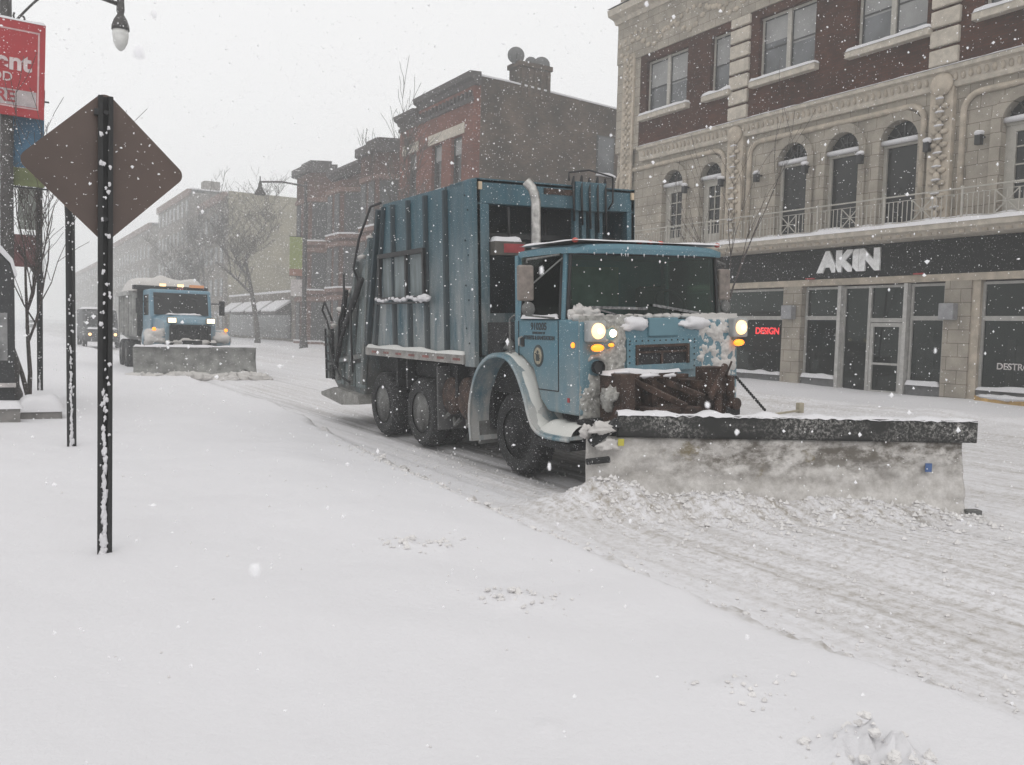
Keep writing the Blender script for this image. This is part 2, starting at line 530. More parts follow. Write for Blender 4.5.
PL0 = np.array((5.05, 7.05)); PL1 = np.array((8.9, 5.28))     # plough blade foot line
def ground(x, y):
    """height, dirt, wet of the snow at (x, y)"""
    far = sst(14, 30, y)
    edge = 4.0 + 1.2 * sst(6, 20, y) + .09 * fbm(y * .9, y * 0 + 3, 4, 5) + .07 * fbm(y * 5, x * 2, 4, 6, .7) - .1 * sst(8, 2, y)
    near_walk = .15 + .06 * fbm(x * .45, y * .45, 3, 1) + .022 * fbm(x * 1.3, y * 1.1, 4, 2) + .004 * fbm(x * 7, y * 5, 3, 3)
    near_walk = near_walk + .05 * np.exp(-((x - 2.9) / .9) ** 2) * (.6 + .6 * fbm(x * .6, y * .6, 2, 8))
    crown = np.where(x < 11, .020 * np.maximum(x - 8.6, 0), .048 - .008 * (x - 11))
    road = crown
    inroad = sst(0, .30, x - edge + .16)
    farw = .18 + .25 * sst(19.5, 21.8, x) * (.7 + .5 * fbm(y * .2, x * .2, 2, 9)) + .05 * fbm(x * .6, y * .6, 3, 4)
    fw = sst(17.2, 18.4, x)
    z = near_walk * (1 - inroad) + road * inroad
    z = z * (1 - fw) + farw * fw
    bankf = np.exp(-((x - 17.6) / .8) ** 2)
    z = z + bankf * (.22 + .15 * fbm(x * 1.2, y * .8, 3, 14))
    # ragged little windrow at the ploughed edge
    ridge = np.exp(-((x - edge - .02) / .09) ** 2)
    z = z + ridge * (.030 + .16 * np.clip(fbm(x * 5, y * 3.2, 5, 21, .65), 0, 1)) * (1 - .5 * far)
    # churned snow on the road
    churn = inroad * (1 - fw)
    rz_ = .6 * fbm(x * 8, y * .22, 4, 31, .62) + .8 * fbm(x * 6, y * 6, 5, 32, .68)
    z = z + churn * (.020 * rz_ + .012 * np.clip(fbm(x * 9, y * 5, 4, 37, .7), .05, 1)) * (.55 + .8 * np.clip(fbm(x * .7, y * .35, 3, 33) + .3, 0, 1))
    # wheel ruts parallel to the street
    for cx_, w_, d_ in ((5.75, .16, .022), (6.2, .10, .014), (8.0, .17, .02), (8.45, .1, .012), (4.95, .10, .012), (10.3, .2, .02), (12.3, .2, .02), (14.6, .3, .03)):
        mnd = .10 * np.sin(y * .16 + cx_) * sst(9, 3, y) * 2
        q = np.exp(-((x - cx_ - mnd) / w_) ** 2)
        q2 = np.exp(-((np.abs(x - cx_ - mnd) - w_ * 1.9) / (w_ * .7)) ** 2)
        z = z + churn * (-d_ * q + d_ * .7 * q2)
    for cx_, sl, w_ in ((5.0, .0, .05), (5.35, .03, .04), (5.62, .0, .05), (6.05, .05, .05), (6.5, .02, .06)):
        mnd = .08 * np.sin(y * .7 + cx_ * 3) + sl * (y - 4)
        brk = np.clip(fbm(y * .8, y * 0 + cx_, 3, 81) + .35, 0, 1)
        z = z - churn * .018 * brk * np.exp(-((x - cx_ - mnd) / w_) ** 2) + churn * .014 * brk * np.exp(-((x - cx_ - mnd - w_ * 1.8) / (w_ * .8)) ** 2)
    # pile pushed by the blade
    dv = PL1 - PL0; L = np.hypot(*dv); u = dv / L; nrm = np.array((u[1], -u[0]))   # nrm points to -y (in front)
    if nrm[1] > 0: nrm = -nrm
    tt = (x - PL0[0]) * u[0] + (y - PL0[1]) * u[1]
    dd = (x - PL0[0]) * nrm[0] + (y - PL0[1]) * nrm[1]
    along = sst(-.55, .35, tt) * (1 - sst(L - 1.0, L + .1, tt) * .75) * (1 - sst(L, L + .5, tt))
    top = .235 * (1 - .55 * sst(.2, L, tt))
    top = top + .10 * fbm(x * 2.2, y * 2.2, 3, 41)
    pr_ = sst(.58, .05, dd) * sst(-.22, -.02, dd)
    lumps = 1 + .34 * fbm(x * 5, y * 5, 5, 44, .6)
    pile = along * pr_ * top * lumps
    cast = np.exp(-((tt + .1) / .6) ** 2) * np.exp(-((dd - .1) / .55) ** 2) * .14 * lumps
    z = z + np.maximum(pile, 0) + cast
    # disturbed lumps on the smooth bank
    for cx_, cy_, r_, h_ in ((2.93, 2.06, .16, .12), (2.74, 4.42, .15, .045), (2.68, 4.57, .07, .03), (2.69, 5.97, .16, .04), (2.90, 5.82, .10, .035), (2.92, 2.80, .10, .03), (2.0, 2.95, .05, .02)):
        rr = np.hypot(x - cx_, y - cy_)
        z = z + h_ * np.exp(-(rr / r_) ** 2) * (.7 + 1.5 * fbm(x * 14, y * 14, 4, 51, .8))
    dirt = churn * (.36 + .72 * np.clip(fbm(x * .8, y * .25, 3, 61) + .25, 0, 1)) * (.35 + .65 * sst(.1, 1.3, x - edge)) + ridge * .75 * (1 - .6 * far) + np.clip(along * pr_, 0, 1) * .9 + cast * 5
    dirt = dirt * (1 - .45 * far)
    wet_dark = np.zeros_like(x)
    behind = sst(7.6, 9.5, y)
    for cx_, w_, s_ in ((5.72, .22, .55), (8.0, .3, .4)):
        wet_dark = wet_dark + s_ * np.exp(-((x - cx_) / w_) ** 2) * behind * (1 - .6 * sst(16, 26, y))
    wet_dark = wet_dark + .55 * np.exp(-((x - 7.9) / .14) ** 2) * sst(6.0, 5.0, y) * (.5 + fbm(x * 2, y * .8, 3, 71))
    wet_dark = wet_dark + .5 * sst(1.1, .6, np.abs(x - 6.85)) * sst(6.5, 8, y) * sst(17, 13, y)  # also darkens a strip along the middle beneath the truck
    return z, np.clip(dirt, 0, 1), np.clip(wet_dark, 0, .85)

def ghz(x, y):
    return float(ground(np.array([float(x)]), np.array([float(y)]))[0][0])

def axis_steps(a, b, s0, g=1.0):
    r = [a]; s = s0
    while r[-1] + s < b:
        r.append(r[-1] + s); s *= g
    r.append(b)
    return r
ysr = sorted(set(axis_steps(-8, 1.2, .4)[:-1] + axis_steps(1.2, 12.5, .042)[:-1] + axis_steps(12.5, 420, .06, 1.035)))
def ground_sheet(name, xs_):
    xs_ = np.array(xs_); ys_ = np.array(ysr)
    Xg, Yg = np.meshgrid(xs_, ys_)
    z, d, wt = ground(Xg.ravel(), Yg.ravel())
    n, m = len(xs_), len(ys_)
    me = bpy.data.meshes.new(name)
    vs = np.stack([Xg.ravel(), Yg.ravel(), z], 1)
    idx = np.arange(n * m).reshape(m, n)
    q = np.stack([idx[:-1, :-1].ravel(), idx[:-1, 1:].ravel(), idx[1:, 1:].ravel(), idx[1:, :-1].ravel()], 1)
    me.from_pydata(vs.tolist(), [], q.tolist())
    for nm, arr in (('dirt', d), ('wet_dark', wt)):
        a = me.attributes.new(nm, 'FLOAT', 'POINT'); a.data.foreach_set('value', arr.astype(np.float32))
    me.polygons.foreach_set('use_smooth', [True] * len(me.polygons))
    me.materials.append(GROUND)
    o = bpy.data.objects.new(name, me); COL.objects.link(o)
    return tag(o, None, None, kind='structure')
left = [-x for x in axis_steps(3, 60, .15, 1.25)][::-1]
xs1 = left[:-1] + axis_steps(-3, 0, .08)[:-1] + axis_steps(0, 4.2, .042)
xs2 = axis_steps(4.2, 10.5, .042)[:-1] + axis_steps(10.5, 17.2, .12)
xs3 = axis_steps(17.2, 23, .12)
ground_sheet('sidewalk', xs1)
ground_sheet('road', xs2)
ground_sheet('far_sidewalk', xs3)
g0 = MB(); g0.v = [(-900, -300, -.35), (900, -300, -.35), (900, 1500, -.35), (-900, 1500, -.35)]; g0.f = [(0, 1, 2, 3)]
tag(g0.build('ground', SNOW), None, None, kind='structure')
gl = MB(); gl.v = [(22.9, -60, .1), (600, -60, .1), (600, 700, .1), (22.9, 700, .1)]; gl.f = [(0, 1, 2, 3)]
tag(gl.build('yard_ground', SNOW), None, None, kind='structure')

# ------------------------------------------------------------------ buildings
def arch_poly(y0, y1, z0, spring, n=14):
    r = (y1 - y0) / 2; c = (y0 + y1) / 2
    return [(y0, z0)] + [(c - r * math.cos(math.pi * i / n), spring + r * math.sin(math.pi * i / n)) for i in range(n + 1)] + [(y1, z0)]

def rect(y0, y1, z0, z1): return [(y0, z0), (y0, z1), (y1, z1), (y1, z0)]

def sash_window(parent, y0, y1, z0, z1, x, lights=2, blind=.6, pane=WINPANE, frame=FRAMEW, sash=FRAMED, deep=.16):
    """window set back behind face x (faces -x)"""
    f = MB()
    t = .075
    xf_ = x + deep
    f.box(xf_, xf_ + .08, y0, y0 + t, z0, z1); f.box(xf_, xf_ + .08, y1 - t, y1, z0, z1)
    f.box(xf_, xf_ + .08, y0 + t, y1 - t, z1 - t, z1); f.box(xf_, xf_ + .08, y0 + t, y1 - t, z0, z0 + t)
    W = (y1 - y0) / lights
    for k in range(1, lights):
        f.box(xf_ - .03, xf_ + .08, y0 + k * W - .08, y0 + k * W + .08, z0, z1)
    fr = f.build('window', frame, parent)
    s = MB(); p = MB(); b = MB()
    for k in range(lights):
        a = y0 + k * W + (.08 if k else t); c = y0 + (k + 1) * W - (.08 if k < lights - 1 else t)
        zb, zt = z0 + t, z1 - t; zm = (zb + zt) / 2
        for (u0, u1, v0, v1) in ((a, a + .04, zb, zt), (c - .04, c, zb, zt), (a + .04, c - .04, zm - .025, zm + .025), (a + .04, c - .04, zb, zb + .05), (a + .04, c - .04, zt - .04, zt)):
            s.box(xf_ + .03, xf_ + .065, u0, u1, v0, v1)
        p.box(xf_ + .05, xf_ + .055, a + .02, c - .02, zb + .02, zt - .02)
        bl = blind if isinstance(blind, (int, float)) else blind[k]
        if bl > 0:
            b.box(xf_ + .045, xf_ + .049, a + .045, c - .045, zt - .04 - (zt - zb - .1) * bl, zt - .045)
    s.build('sash', sash, fr)
    p.build('pane', pane, fr)
    if b.v: b.build('blind', SHADE, fr)
    return fr

def sill(parent, y0, y1, z, x, h=.22, dpt=.22, seed=0, stone=STONEW, snow=.12):
    o = MB().box(x - dpt, x + .02, y0, y1, z - h, z).build('window_sill', stone, parent, bevel=.02)
    MB().snowcap(x - dpt - .02, x + .12, y0 - .02, y1 + .02, z - .01, snow, .06, seed).build('snow_cap', SNOW, o, smooth=True)
    return o

F5 = 22.0
b5 = thing('corner_building', 'three-storey brick and carved limestone building with arched windows, a long balcony and black shop fronts', 'building', (0, 0, 0))
Y0, Y1 = 2.0, 28.9
bays = [(2.0, 5.4), (7.1, 14.1), (15.0, 21.65), (22.6, 28.9)]
# upper brick wall
uw = []
W3 = [(24.75, 27.1, 2, (.55, .5)), (22.6, 23.55, 1, .5), (18.95, 21.28, 2, (.55, .4)), (15.15, 17.45, 2, (.9, .55)), (11.6, 13.55, 2, .5), (8.6, 9.6, 1, .6)]
holes = [rect(a, b, 10.32, 12.4) for a, b, _, _ in W3]
MB().holed(rect(Y0, 27.45, 9.13, 12.68), holes, F5, F5 + .4).build('brick_wall', BRICK5, b5)
for i, (a, b, n, bl) in enumerate(W3):
    wd = sash_window(b5, a, b, 10.32, 12.4, F5, n, bl)
    sill(b5, a - .2, b + .2, 10.32, F5, .2, .22, i * 3)
# body mass behind
MB().box(F5 + .5, F5 + 25, Y0, Y1 - .05, -.2, 14.6).build('building_mass', GREYB, b5)
# quoin columns
for (a, b) in ((21.65, 22.52), (14.15, 14.98), (6.7, 7.5)):
    q = MB(); z = 9.2
    while z < 12.6:
        q.box(F5 - .10, F5 + .05, a, b, z + .03, min(z + .47, 12.66)); z += .52
    q.build('quoin', STONEW, b5, bevel=.035)
# corner pilaster strip, frieze, cornice, parapet
MB().box(F5 - .02, F5 + .5, 27.45, 28.9, 9.13, 12.68).build('corner_pier', STONE5, b5)
ca = MB(); 
ca.box(F5 - .10, F5 - .015, 27.75, 28.45, 7.4, 12.9)
ca.build('pilaster', STONEP, b5)
orn = MB()
z = 7.6
k = 0
while z < 12.8:
    for s_ in (-1, 1):
        orn.sphere((F5 - .12, 28.1 + s_ * .14, z), .11, 6, 4, (.5, 1, .8))
    orn.sphere((F5 - .13, 28.1, z + .12), .09, 6, 4, (.6, .9, 1.2)); z += .27; k += 1
orn.build('carving', STONEP, b5, smooth=True)
MB().box(F5 - .06, F5 + .5, Y0, Y1 + .02, 12.68, 14.35).build('frieze', STONE5, b5)
fo = MB(); rnd = random.Random(3)
yy = Y0 + .2
while yy < Y1 - .2:
    fo.sphere((F5 - .07, yy, 13.2 + .25 * math.sin(yy * 3)), .13, 6, 4, (.45, 1.2, .8))
    fo.sphere((F5 - .07, yy + .15, 13.5 - .2 * math.sin(yy * 2)), .10, 6, 4, (.45, 1, 1)); yy += .33
fo.build('carving', STONEP, b5, smooth=True)
MB().prism([(F5 + .4, 14.3), (F5 - .12, 14.3), (F5 - .2, 14.45), (F5 - .5, 14.55), (F5 - .55, 14.78), (F5 + .4, 14.86)], 'y', Y0, Y1 + .15).build('cornice', STONEW, b5)
MB().snowcap(F5 - .56, F5 + .3, Y0, Y1 + .15, 14.84, .14, .2, 3).build('snow_cap', SNOW, b5, smooth=True)
pp = MB().box(F5 + .0, F5 + .5, Y0, Y1, 14.87, 16.1).build('parapet', STONE5, b5)
MB().box(F5 - .1, F5 + .6, Y0, Y1 + .1, 16.1, 16.3).build('coping', STONEW, b5)
# middle stone storey with arches
AR = [(24.85, 26.0), (22.85, 23.95), (19.1, 20.35), (17.2, 18.42), (15.28, 16.5), (11.85, 12.95), (9.75, 10.85), (7.7, 8.8)]
aholes = [arch_poly(a, b, 4.75, 7.45) for a, b in AR]
MB().holed(rect(Y0, Y1 - .01, 4.60, 8.60), aholes, F5 + .10, F5 + .5).build('stone_wall', STONE5, b5)
MB().box(F5 + .12, F5 + .48, 27.0, 28.9, 8.60, 9.13).build('stone_course', STONE5, b5)
# moulded arches
for i, (a, b) in enumerate(AR):
    r = (b - a) / 2; c = (a + b) / 2
    am = MB()
    outer = arch_poly(a - .26, b + .26, 4.75, 7.45, 16); inner = arch_poly(a + .001, b - .001, 4.75, 7.45, 16)
    poly = outer + inner[::-1]
    n0 = len(am.v); n = len(outer)
    for x_, shrink in ((F5 + .02, 0),):
        for (u, v_) in outer: am.v.append((F5 + .02, u, v_))
        for (u, v_) in inner: am.v.append((F5 + .07, u, v_))
        for (u, v_) in outer: am.v.append((F5 + .12, u, v_))
        for (u, v_) in inner: am.v.append((F5 + .30, u, v_))
        for k in range(n - 1):
            am.f.append((k, k + 1, n + k + 1, n + k)); am.f.append((k, 2 * n + k, 2 * n + k + 1, k + 1)); am.f.append((n + k, n + k + 1, 3 * n + k + 1, 3 * n + k))
    am.build('arch_moulding', STONE5, b5, smooth=False)
    # door leaf / dark opening, fan light
    dr = MB()
    X1 = F5 + .30
    light = i in (0, 1, 5, 6, 7)
    t = .10
    dr.box(X1, X1 + .1, a, a + t, 4.75, 7.36); dr.box(X1, X1 + .1, b - t, b, 4.75, 7.36); dr.box(X1 - .03, X1 + .1, a, b, 7.36, 7.48)
    if light:
        dr.box(X1, X1 + .1, a + t, a + t + .16, 4.75, 7.36); dr.box(X1, X1 + .1, b - t - .16, b - t, 4.75, 7.36)
        dr.box(X1, X1 + .1, a + t + .16, b - t - .16, 4.75, 5.5); dr.box(X1, X1 + .1, a + t + .16, b - t - .16, 7.2, 7.36)
    else:
        dr.box(X1, X1 + .1, a + t, b - t, 4.75, 4.9)
    d_ = dr.build('balcony_door', FRAMEW, b5)
    gm = MB()
    if light:
        for zz in (5.9, 6.35, 6.8): gm.box(X1 + .02, X1 + .06, a + t + .16, b - t - .16, zz, zz + .035)
        gm.box(X1 + .025, X1 + .055, c - .02, c + .02, 5.5, 7.2)
        gm.build('muntin', FRAMEW, d_)
    MB().box(X1 + .065, X1 + .07, a + t, b - t, 4.8, 7.36).build('pane', WINDARK, d_)
    fan = MB()
    for q in range(1, 6):
        an = math.pi * q / 6
        fan.bar((X1 + .04, c, 7.48), (X1 + .04, c + r * math.cos(an), 7.45 + r * math.sin(an)), .03, .03)
    pts = [(X1 + .04, c + .5 * r * math.cos(math.pi * q / 8), 7.48 + .5 * r * math.sin(math.pi * q / 8)) for q in range(9)]
    fan.tube(pts, .015, 4)
    fan.build('fanlight_bars', FRAMED, d_)
    MB().holed(arch_poly(a, b, 7.48, 7.49), [], X1 + .07, X1 + .08).build('fanlight_pane', WINDARK, d_)
    MB().tube([(X1 - .10, a - .02, 7.50), (X1 - .10, b + .02, 7.50)], [.085, .075], 8).build('snow_roll', SNOW, d_, smooth=True)
# cornice band over the arches
MB().prism([(F5 + .4, 8.60), (F5 - .02, 8.60), (F5 - .05, 8.68), (F5 - .04, 8.75), (F5 - .10, 8.98), (F5 - .22, 9.02), (F5 - .24, 9.12), (F5 - .05, 9.15), (F5 + .4, 9.15)], 'y', Y0, 27.3).build('string_course', STONEW, b5)
MB().snowcap(F5 - .25, F5, Y0, 27.3, 9.13, .05, .12, 9).build('snow_cap', SNOW, b5, smooth=True)
eg = MB(); yy = Y0
while yy < 27.2:
    eg.sphere((F5 - .07, yy, 8.86), .095, 6, 4, (.6, .75, 1.25)); yy += .21
eg.build('egg_moulding', STONEP, b5, smooth=True)
# raised bay frames with rounded corners and ornate pilasters
for (a, b) in bays:
    pts = [(a + .12, 4.9), (a + .12, 7.9)] + [(a + .12 + .45 * (1 - math.cos(math.pi / 2 * k / 5)), 7.9 + .45 * math.sin(math.pi / 2 * k / 5)) for k in range(1, 6)]
    pts += [(b - .12 - .45 * (1 - math.cos(math.pi / 2 * k / 5)), 7.9 + .45 * math.sin(math.pi / 2 * k / 5)) for k in range(5, 0, -1)] + [(b - .12, 7.9), (b - .12, 4.9)]
    MB().tube([(F5 + .06, u, v_) for u, v_ in pts], .09, 6).build('bay_moulding', STONEP, b5, smooth=True)
for (a, b) in ((21.65, 22.58), (14.12, 14.98), (5.5, 7.0)):
    pil = MB().box(F5 - .06, F5 + .15, a + .1, b - .1, 4.62, 8.62)
    pil.build('pilaster', STONEP, b5)
    c = (a + b) / 2; o_ = MB(); z = 4.9; k = 0
    o_.sphere((F5 - .10, c, 8.72), .34, 12, 7, (.35, 1, .95))
    while z < 8.4:
        if k % 2:
            for s_ in (-1, 1): o_.sphere((F5 - .09, c + s_ * .13, z), .13, 6, 4, (.55, 1, .6))
        else: o_.sphere((F5 - .11, c, z), .11, 6, 4, (.7, 1, 1.4))
        z += .17; k += 1
    o_.build('carving', STONEP, b5, smooth=True)
    sn = MB(); z = 5.1; k = 0
    while z < 8.4:
        sn.lump((F5 - .15, c, z), .09, (.7, 1.5, .35), .3, 8, 5, k); z += .36; k += 1
    sn.build('snow_tuft', SNOW, b5, smooth=True)
# wall lanterns
for (yy, zz) in ((21.0, 7.15), (19.0, 7.15), (16.98, 7.15), (14.95 - .1, 7.15), (13.4, 7.1), (24.5, 7.2), (22.65, 7.2)):
    l = MB().box(F5 - .22, F5 - .06, yy - .08, yy + .08, zz - .18, zz + .08)
    l.box(F5 - .1, F5 + .12, yy - .03, yy + .03, zz + .02, zz + .07)
    lo = l.build('wall_lantern', BLACK, b5, bevel=.01)
    MB().lump((F5 - .14, yy, zz + .12), .12, (1, 1, .6), .3, 8, 5, yy).build('snow_cap', SNOW, lo, smooth=True)
# balcony
BX = 21.0
bal = MB().prism([(F5 + .1, 4.60), (BX + .22, 4.60), (BX + .12, 4.70), (BX - .02, 4.74), (BX - .05, 4.88), (F5 + .1, 4.88)], 'y', Y0, 28.3).build('balcony', STONEW, b5)
dn = MB(); yy = Y0 + .1
while yy < 28.2:
    dn.box(BX + .13, BX + .2, yy, yy + .14, 4.62, 4.73); yy += .3
dn.build('dentil', STONEP, bal)
MB().snowcap(BX - .07, F5 - .1, Y0, 28.3, 4.87, .16, .14, 2, .35).build('snow_cap', SNOW, bal, smooth=True)
rl = MB()
rl.box(BX + .04, BX + .08, Y0, 28.25, 5.70, 5.735); rl.box(BX + .05, BX + .07, Y0, 28.25, 5.57, 5.585); rl.box(BX + .045, BX + .075, Y0, 28.25, 4.99, 5.01)
yy = Y0 + .05; k = 0
while yy < 28.2:
    if k % 16 == 0:
        rl.box(BX + .035, BX + .085, yy - .025, yy + .025, 4.88, 5.78)
    if k % 16 in (6, 7, 8, 9):
        if k % 16 == 6:
            rl.bar((BX + .06, yy - .02, 5.02), (BX + .06, yy + .55, 5.56), .022, .022); rl.bar((BX + .06, yy - .02, 5.56), (BX + .06, yy + .55, 5.02), .022, .022)
            rl.bar((BX + .06, yy + .265, 5.02), (BX + .06, yy + .265, 5.56), .02, .02); rl.bar((BX + .06, yy, 5.29), (BX + .06, yy + .53, 5.29), .02, .02)
            for e in (-.03, .56): rl.box(BX + .045, BX + .075, yy + e - .012, yy + e + .012, 5.0, 5.58)
    else:
        rl.box(BX + .052, BX + .068, yy - .009, yy + .009, 5.0, 5.58)
    yy += .14; k += 1
rl.build('railing', FRAMEW, bal)
# shop storey
fa = MB().box(F5 - .06, F5 + .1, Y0, 28.2, 3.66, 4.585).build('shop_fascia', FASCIA, b5)
MB().box(F5 - .04, F5 + .2, Y0, 28.2, 3.46, 3.655).build('fascia_mould', STONEP, b5)
sg = text('shop_sign', 'AKIN', .80, M('sign_white', (.90, .90, .89), .5), b5, plane_mtx((F5 - .11, 17.2, 4.13), (0, -1, 0), (0, 0, 1)), .03, bold=.055, sx=1.13)
sg['label'] = 'white raised letters AKIN on the black fascia'
for yy in (18.6, 14.9):
    MB().box(F5 - .16, F5 - .065, yy - .15, yy + .15, 3.66, 3.70).build('fascia_lamp', M('red_led', (.35, .03, .03), .4), b5)
# piers
for (a, b) in ((18.95, 19.7), (13.42, 14.15), (5.6, 6.6), (27.4, 28.7)):
    MB().box(F5 - .05, F5 + .4, a, b, -.1, 3.46).build('shop_pier', STONE5, b5)
MB().box(F5 + .01, F5 + .2, 13.2, 13.42, 0, 3.46).build('shop_pier', STONEP, b5)
for (yy) in (19.35, 13.95):
    bx = MB().box(F5 - .28, F5 - .05, yy - .2, yy + .22, 2.42, 2.86).build('wall_speaker', M('grey_box', (.26, .26, .27), .6), b5, bevel=.02)
# shop windows
FRS = M('shop_frame', (.36, .35, .33), .5, metal=.1, var=.15)
def shopwin(y0, y1, z0=.62, z1=3.42, mid=2.47, base=True, nm='shop_window'):
    f = MB(); X = F5 + .12; t = .07
    f.box(X, X + .1, y0, y0 + t, z0, z1); f.box(X, X + .1, y1 - t, y1, z0, z1)
    f.box(X, X + .1, y0 + t, y1 - t, z1 - t, z1); f.box(X, X + .1, y0 + t, y1 - t, z0, z0 + t)
    if mid: f.box(X - .01, X + .1, y0 + t, y1 - t, mid - .06, mid + .06)
    o = f.build(nm, FRS, b5)
    MB().box(X + .05, X + .056, y0 + t, y1 - t, z0 + t, z1 - t).build('pane', SHOPG, o)
    if base:
        MB().box(F5 + .04, F5 + .25, y0, y1, -.1, z0).build('stall_riser', M('riser', (.12, .12, .12), .6), o)
        MB().snowcap(F5 - .06, F5 + .14, y0, y1, z0 - .01, .13, .07, y0).build('snow_cap', SNOW, o, smooth=True)
    return o
SHOPG = glass_mat('shop_glass', (.42, .43, .43), .02)
sw1 = shopwin(19.72, 22.4); shopwin(22.4, 24.9); shopwin(24.9, 27.4)
shopwin(17.62, 18.93); shopwin(14.2, 15.25); shopwin(10.3, 13.2); shopwin(6.7, 10.2); shopwin(2.2, 5.5)
tr_ = shopwin(15.35, 17.5, .2, 3.42, None, False, 'entrance_frame')
de = MB(); X = F5 + .10
de.box(X, X + .12, 16.52, 16.62, .2, 3.36); de.box(X, X + .12, 15.42, 16.52, 2.35, 2.47)
for (a, b) in ((15.46, 15.56), (16.4, 16.5)): de.box(X - .01, X + .05, a, b, .2, 2.33)
de.box(X - .01, X + .05, 15.56, 16.4, .2, .38); de.box(X - .01, X + .05, 15.56, 16.4, 2.22, 2.33); de.box(X - .01, X + .05, 15.56, 16.4, 1.12, 1.18)
de.build('shop_door', FRS, b5)
for a in (15.28, 17.5): MB().box(F5 - .02, F5 + .3, a, a + .12, .0, 3.44).build('mullion', M('pale_mullion', (.42, .41, .39), .6), b5)
# shop interior
si = MB(); si.box(F5 + .3, F5 + .45, Y0, 27.4, .1, .12)
MB().box(F5 + .46, F5 + .5, Y0, 27.4, -.1, 3.7).build('shop_back', M('shop_dark', (.045, .042, .040), .9, var=.8, scale=1.1), b5)
rnd = random.Random(11)
it = MB()
for k in range(70):
    yy = rnd.uniform(2.5, 27.2); h = rnd.uniform(.1, 1.5); wd = rnd.uniform(.1, .35)
    if 15.3 < yy < 17.6: continue
    it.box(F5 + .3, F5 + .44, yy, yy + wd, .65, .65 + h)
it.build('window_display', M('display', (.24, .21, .20), .8, var=.7, scale=2), b5)
for (yy, zz, s_) in ((18.3, .9, 1.0), (14.75, .9, 1.1)):                # pale clothes forms in the display windows
    mn = MB().lathe([(.02, 0), (.13, .05), (.17, .3), (.12, .5), (.19, .75), (.2, .85), (.06, .93), (.05, 1.0), (.09, 1.08), (.08, 1.2), (.02, 1.25)], (F5 + .33, yy, zz), 'z', 12)
    mn.v = [((x - F5 - .33) * .5 + F5 + .33, y, z) for x, y, z in mn.v]
    mn.build('display_form', M('display_form', (.19, .18, .18), .8, var=.4, scale=4), b5, smooth=True)
NEON = emis('neon_red', (1.0, .05, .06), .55)
text('neon_sign', 'DESIGN', .30, NEON, b5, plane_mtx((F5 + .10, 20.45, 2.03), (0, -1, 0), (0, 0, 1)), .004, bold=.008, sx=1.0)
MB().box(F5 + .25, F5 + .28, 19.9, 21.2, 1.35, 1.85).build('window_poster', M('maroon', (.16, .02, .025), .7, var=.6), b5)
text('window_lettering', 'DESTROY', .23, GREYS, b5, plane_mtx((F5 + .11, 12.23, 1.24), (0, -1, 0), (0, 0, 1)), .002, bold=.004)
# a flat yellow parking curb board leaning low at the wall
yb = MB().box(21.55, 21.72, 11.3, 12.95, ghz(21.6, 12) - .12, ghz(21.6, 12) + .16).build('kerb_board', M('yellow_paint', (.42, .27, .10), .7, var=.4, scale=4), None, bevel=.02)
tag(yb, 'yellow painted board half buried in snow below the shop window at right', 'board')
MB().lump((21.6, 12.1, ghz(21.6, 12) + .15), .2, (.5, 4.2, .35), .4, 12, 7, 4).build('snow_cap', SNOW, yb, smooth=True)

# --- red brick building with chimney (B4)
b4 = thing('brick_building', 'red brick building with dark cornice and a blank brown side wall carrying a chimney', 'building', (0, 0, 0))
FX = 22.0
wins = [(48.45, 49.75), (45.05, 46.35), (42.6, 43.9)]
MB().holed(rect(41.3, 51.0, -.2, 15.0), [rect(a, b, 9.4, 12.35) for a, b in wins] + [rect(a, b, 5.2, 8.0) for a, b in wins], FX, FX + .4).build('front_wall', BRICK4, b4)
for a, b in wins:
    sash_window(b4, a, b, 9.4, 12.35, FX, 1, .3, pane=WINDARK, frame=FRAMED, deep=.2)
    sash_window(b4, a, b, 5.2, 8.0, FX, 1, .3, pane=WINDARK, frame=FRAMED, deep=.2)
    MB().prism([(FX - .25, 9.2), (FX + .25, 9.2), (FX + .25, 9.9), (FX - .2, 9.5)], 'y', a, b).build('snow_wedge', SNOW, b4)
MB().box(FX - .05, FX + .1, 42.3, 46.8, 12.4, 12.95).build('lintel', STONEW, b4)
MB().box(FX - .05, FX + .1, 48.2, 50.5, 12.4, 12.95).build('lintel', STONEW, b4)
MB().box(FX + .41, FX + 22, 41.3, 50.95, -.2, 14.55).build('side_wall', BRICK4S, b4)
cc = MB().prism([(FX + .3, 14.7), (FX - .05, 14.7), (FX - .15, 14.95), (FX - .35, 15.05), (FX - .4, 15.35), (FX + .3, 15.4)], 'y', 41.1, 48.3)
cc.prism([(FX + .3, 14.3), (FX - .05, 14.3), (FX - .15, 14.5), (FX - .35, 14.6), (FX - .4, 14.85), (FX + .3, 14.9)], 'y', 48.3, 51.2)
cc.box(FX - .12, FX, 41.3, 51, 13.9, 14.1)
cc.build('cornice', CORN, b4)
cr = MB(); yy = 41.5
while yy < 50.8: cr.box(FX - .2, FX - .01, yy, yy + .12, 14.1, 14.45); yy += .45
cr.build('bracket', CORN, b4)
pw = MB()
pw.prism([(FX + .4, 14.55), (FX + .4, 15.22), (FX + 2, 15.2), (FX + 9.5, 14.85), (FX + 22, 14.6), (FX + 22, 14.55)], 'y', 41.3, 41.65)
pw.build('parapet', BRICK4S, b4)
MB().prism([(FX + .3, 15.22), (FX + .3, 15.31), (FX + 2, 15.29), (FX + 9.5, 14.95), (FX + 22, 14.7), (FX + 22, 14.6), (FX + 9.5, 14.86), (FX + 2, 15.205)], 'y', 41.27, 41.7).build('snow_cap', SNOW, b4)
MB().box(30.05, 31.3, 41.24, 41.35, 11.0, 13.2).build('window', FRAMED, b4)
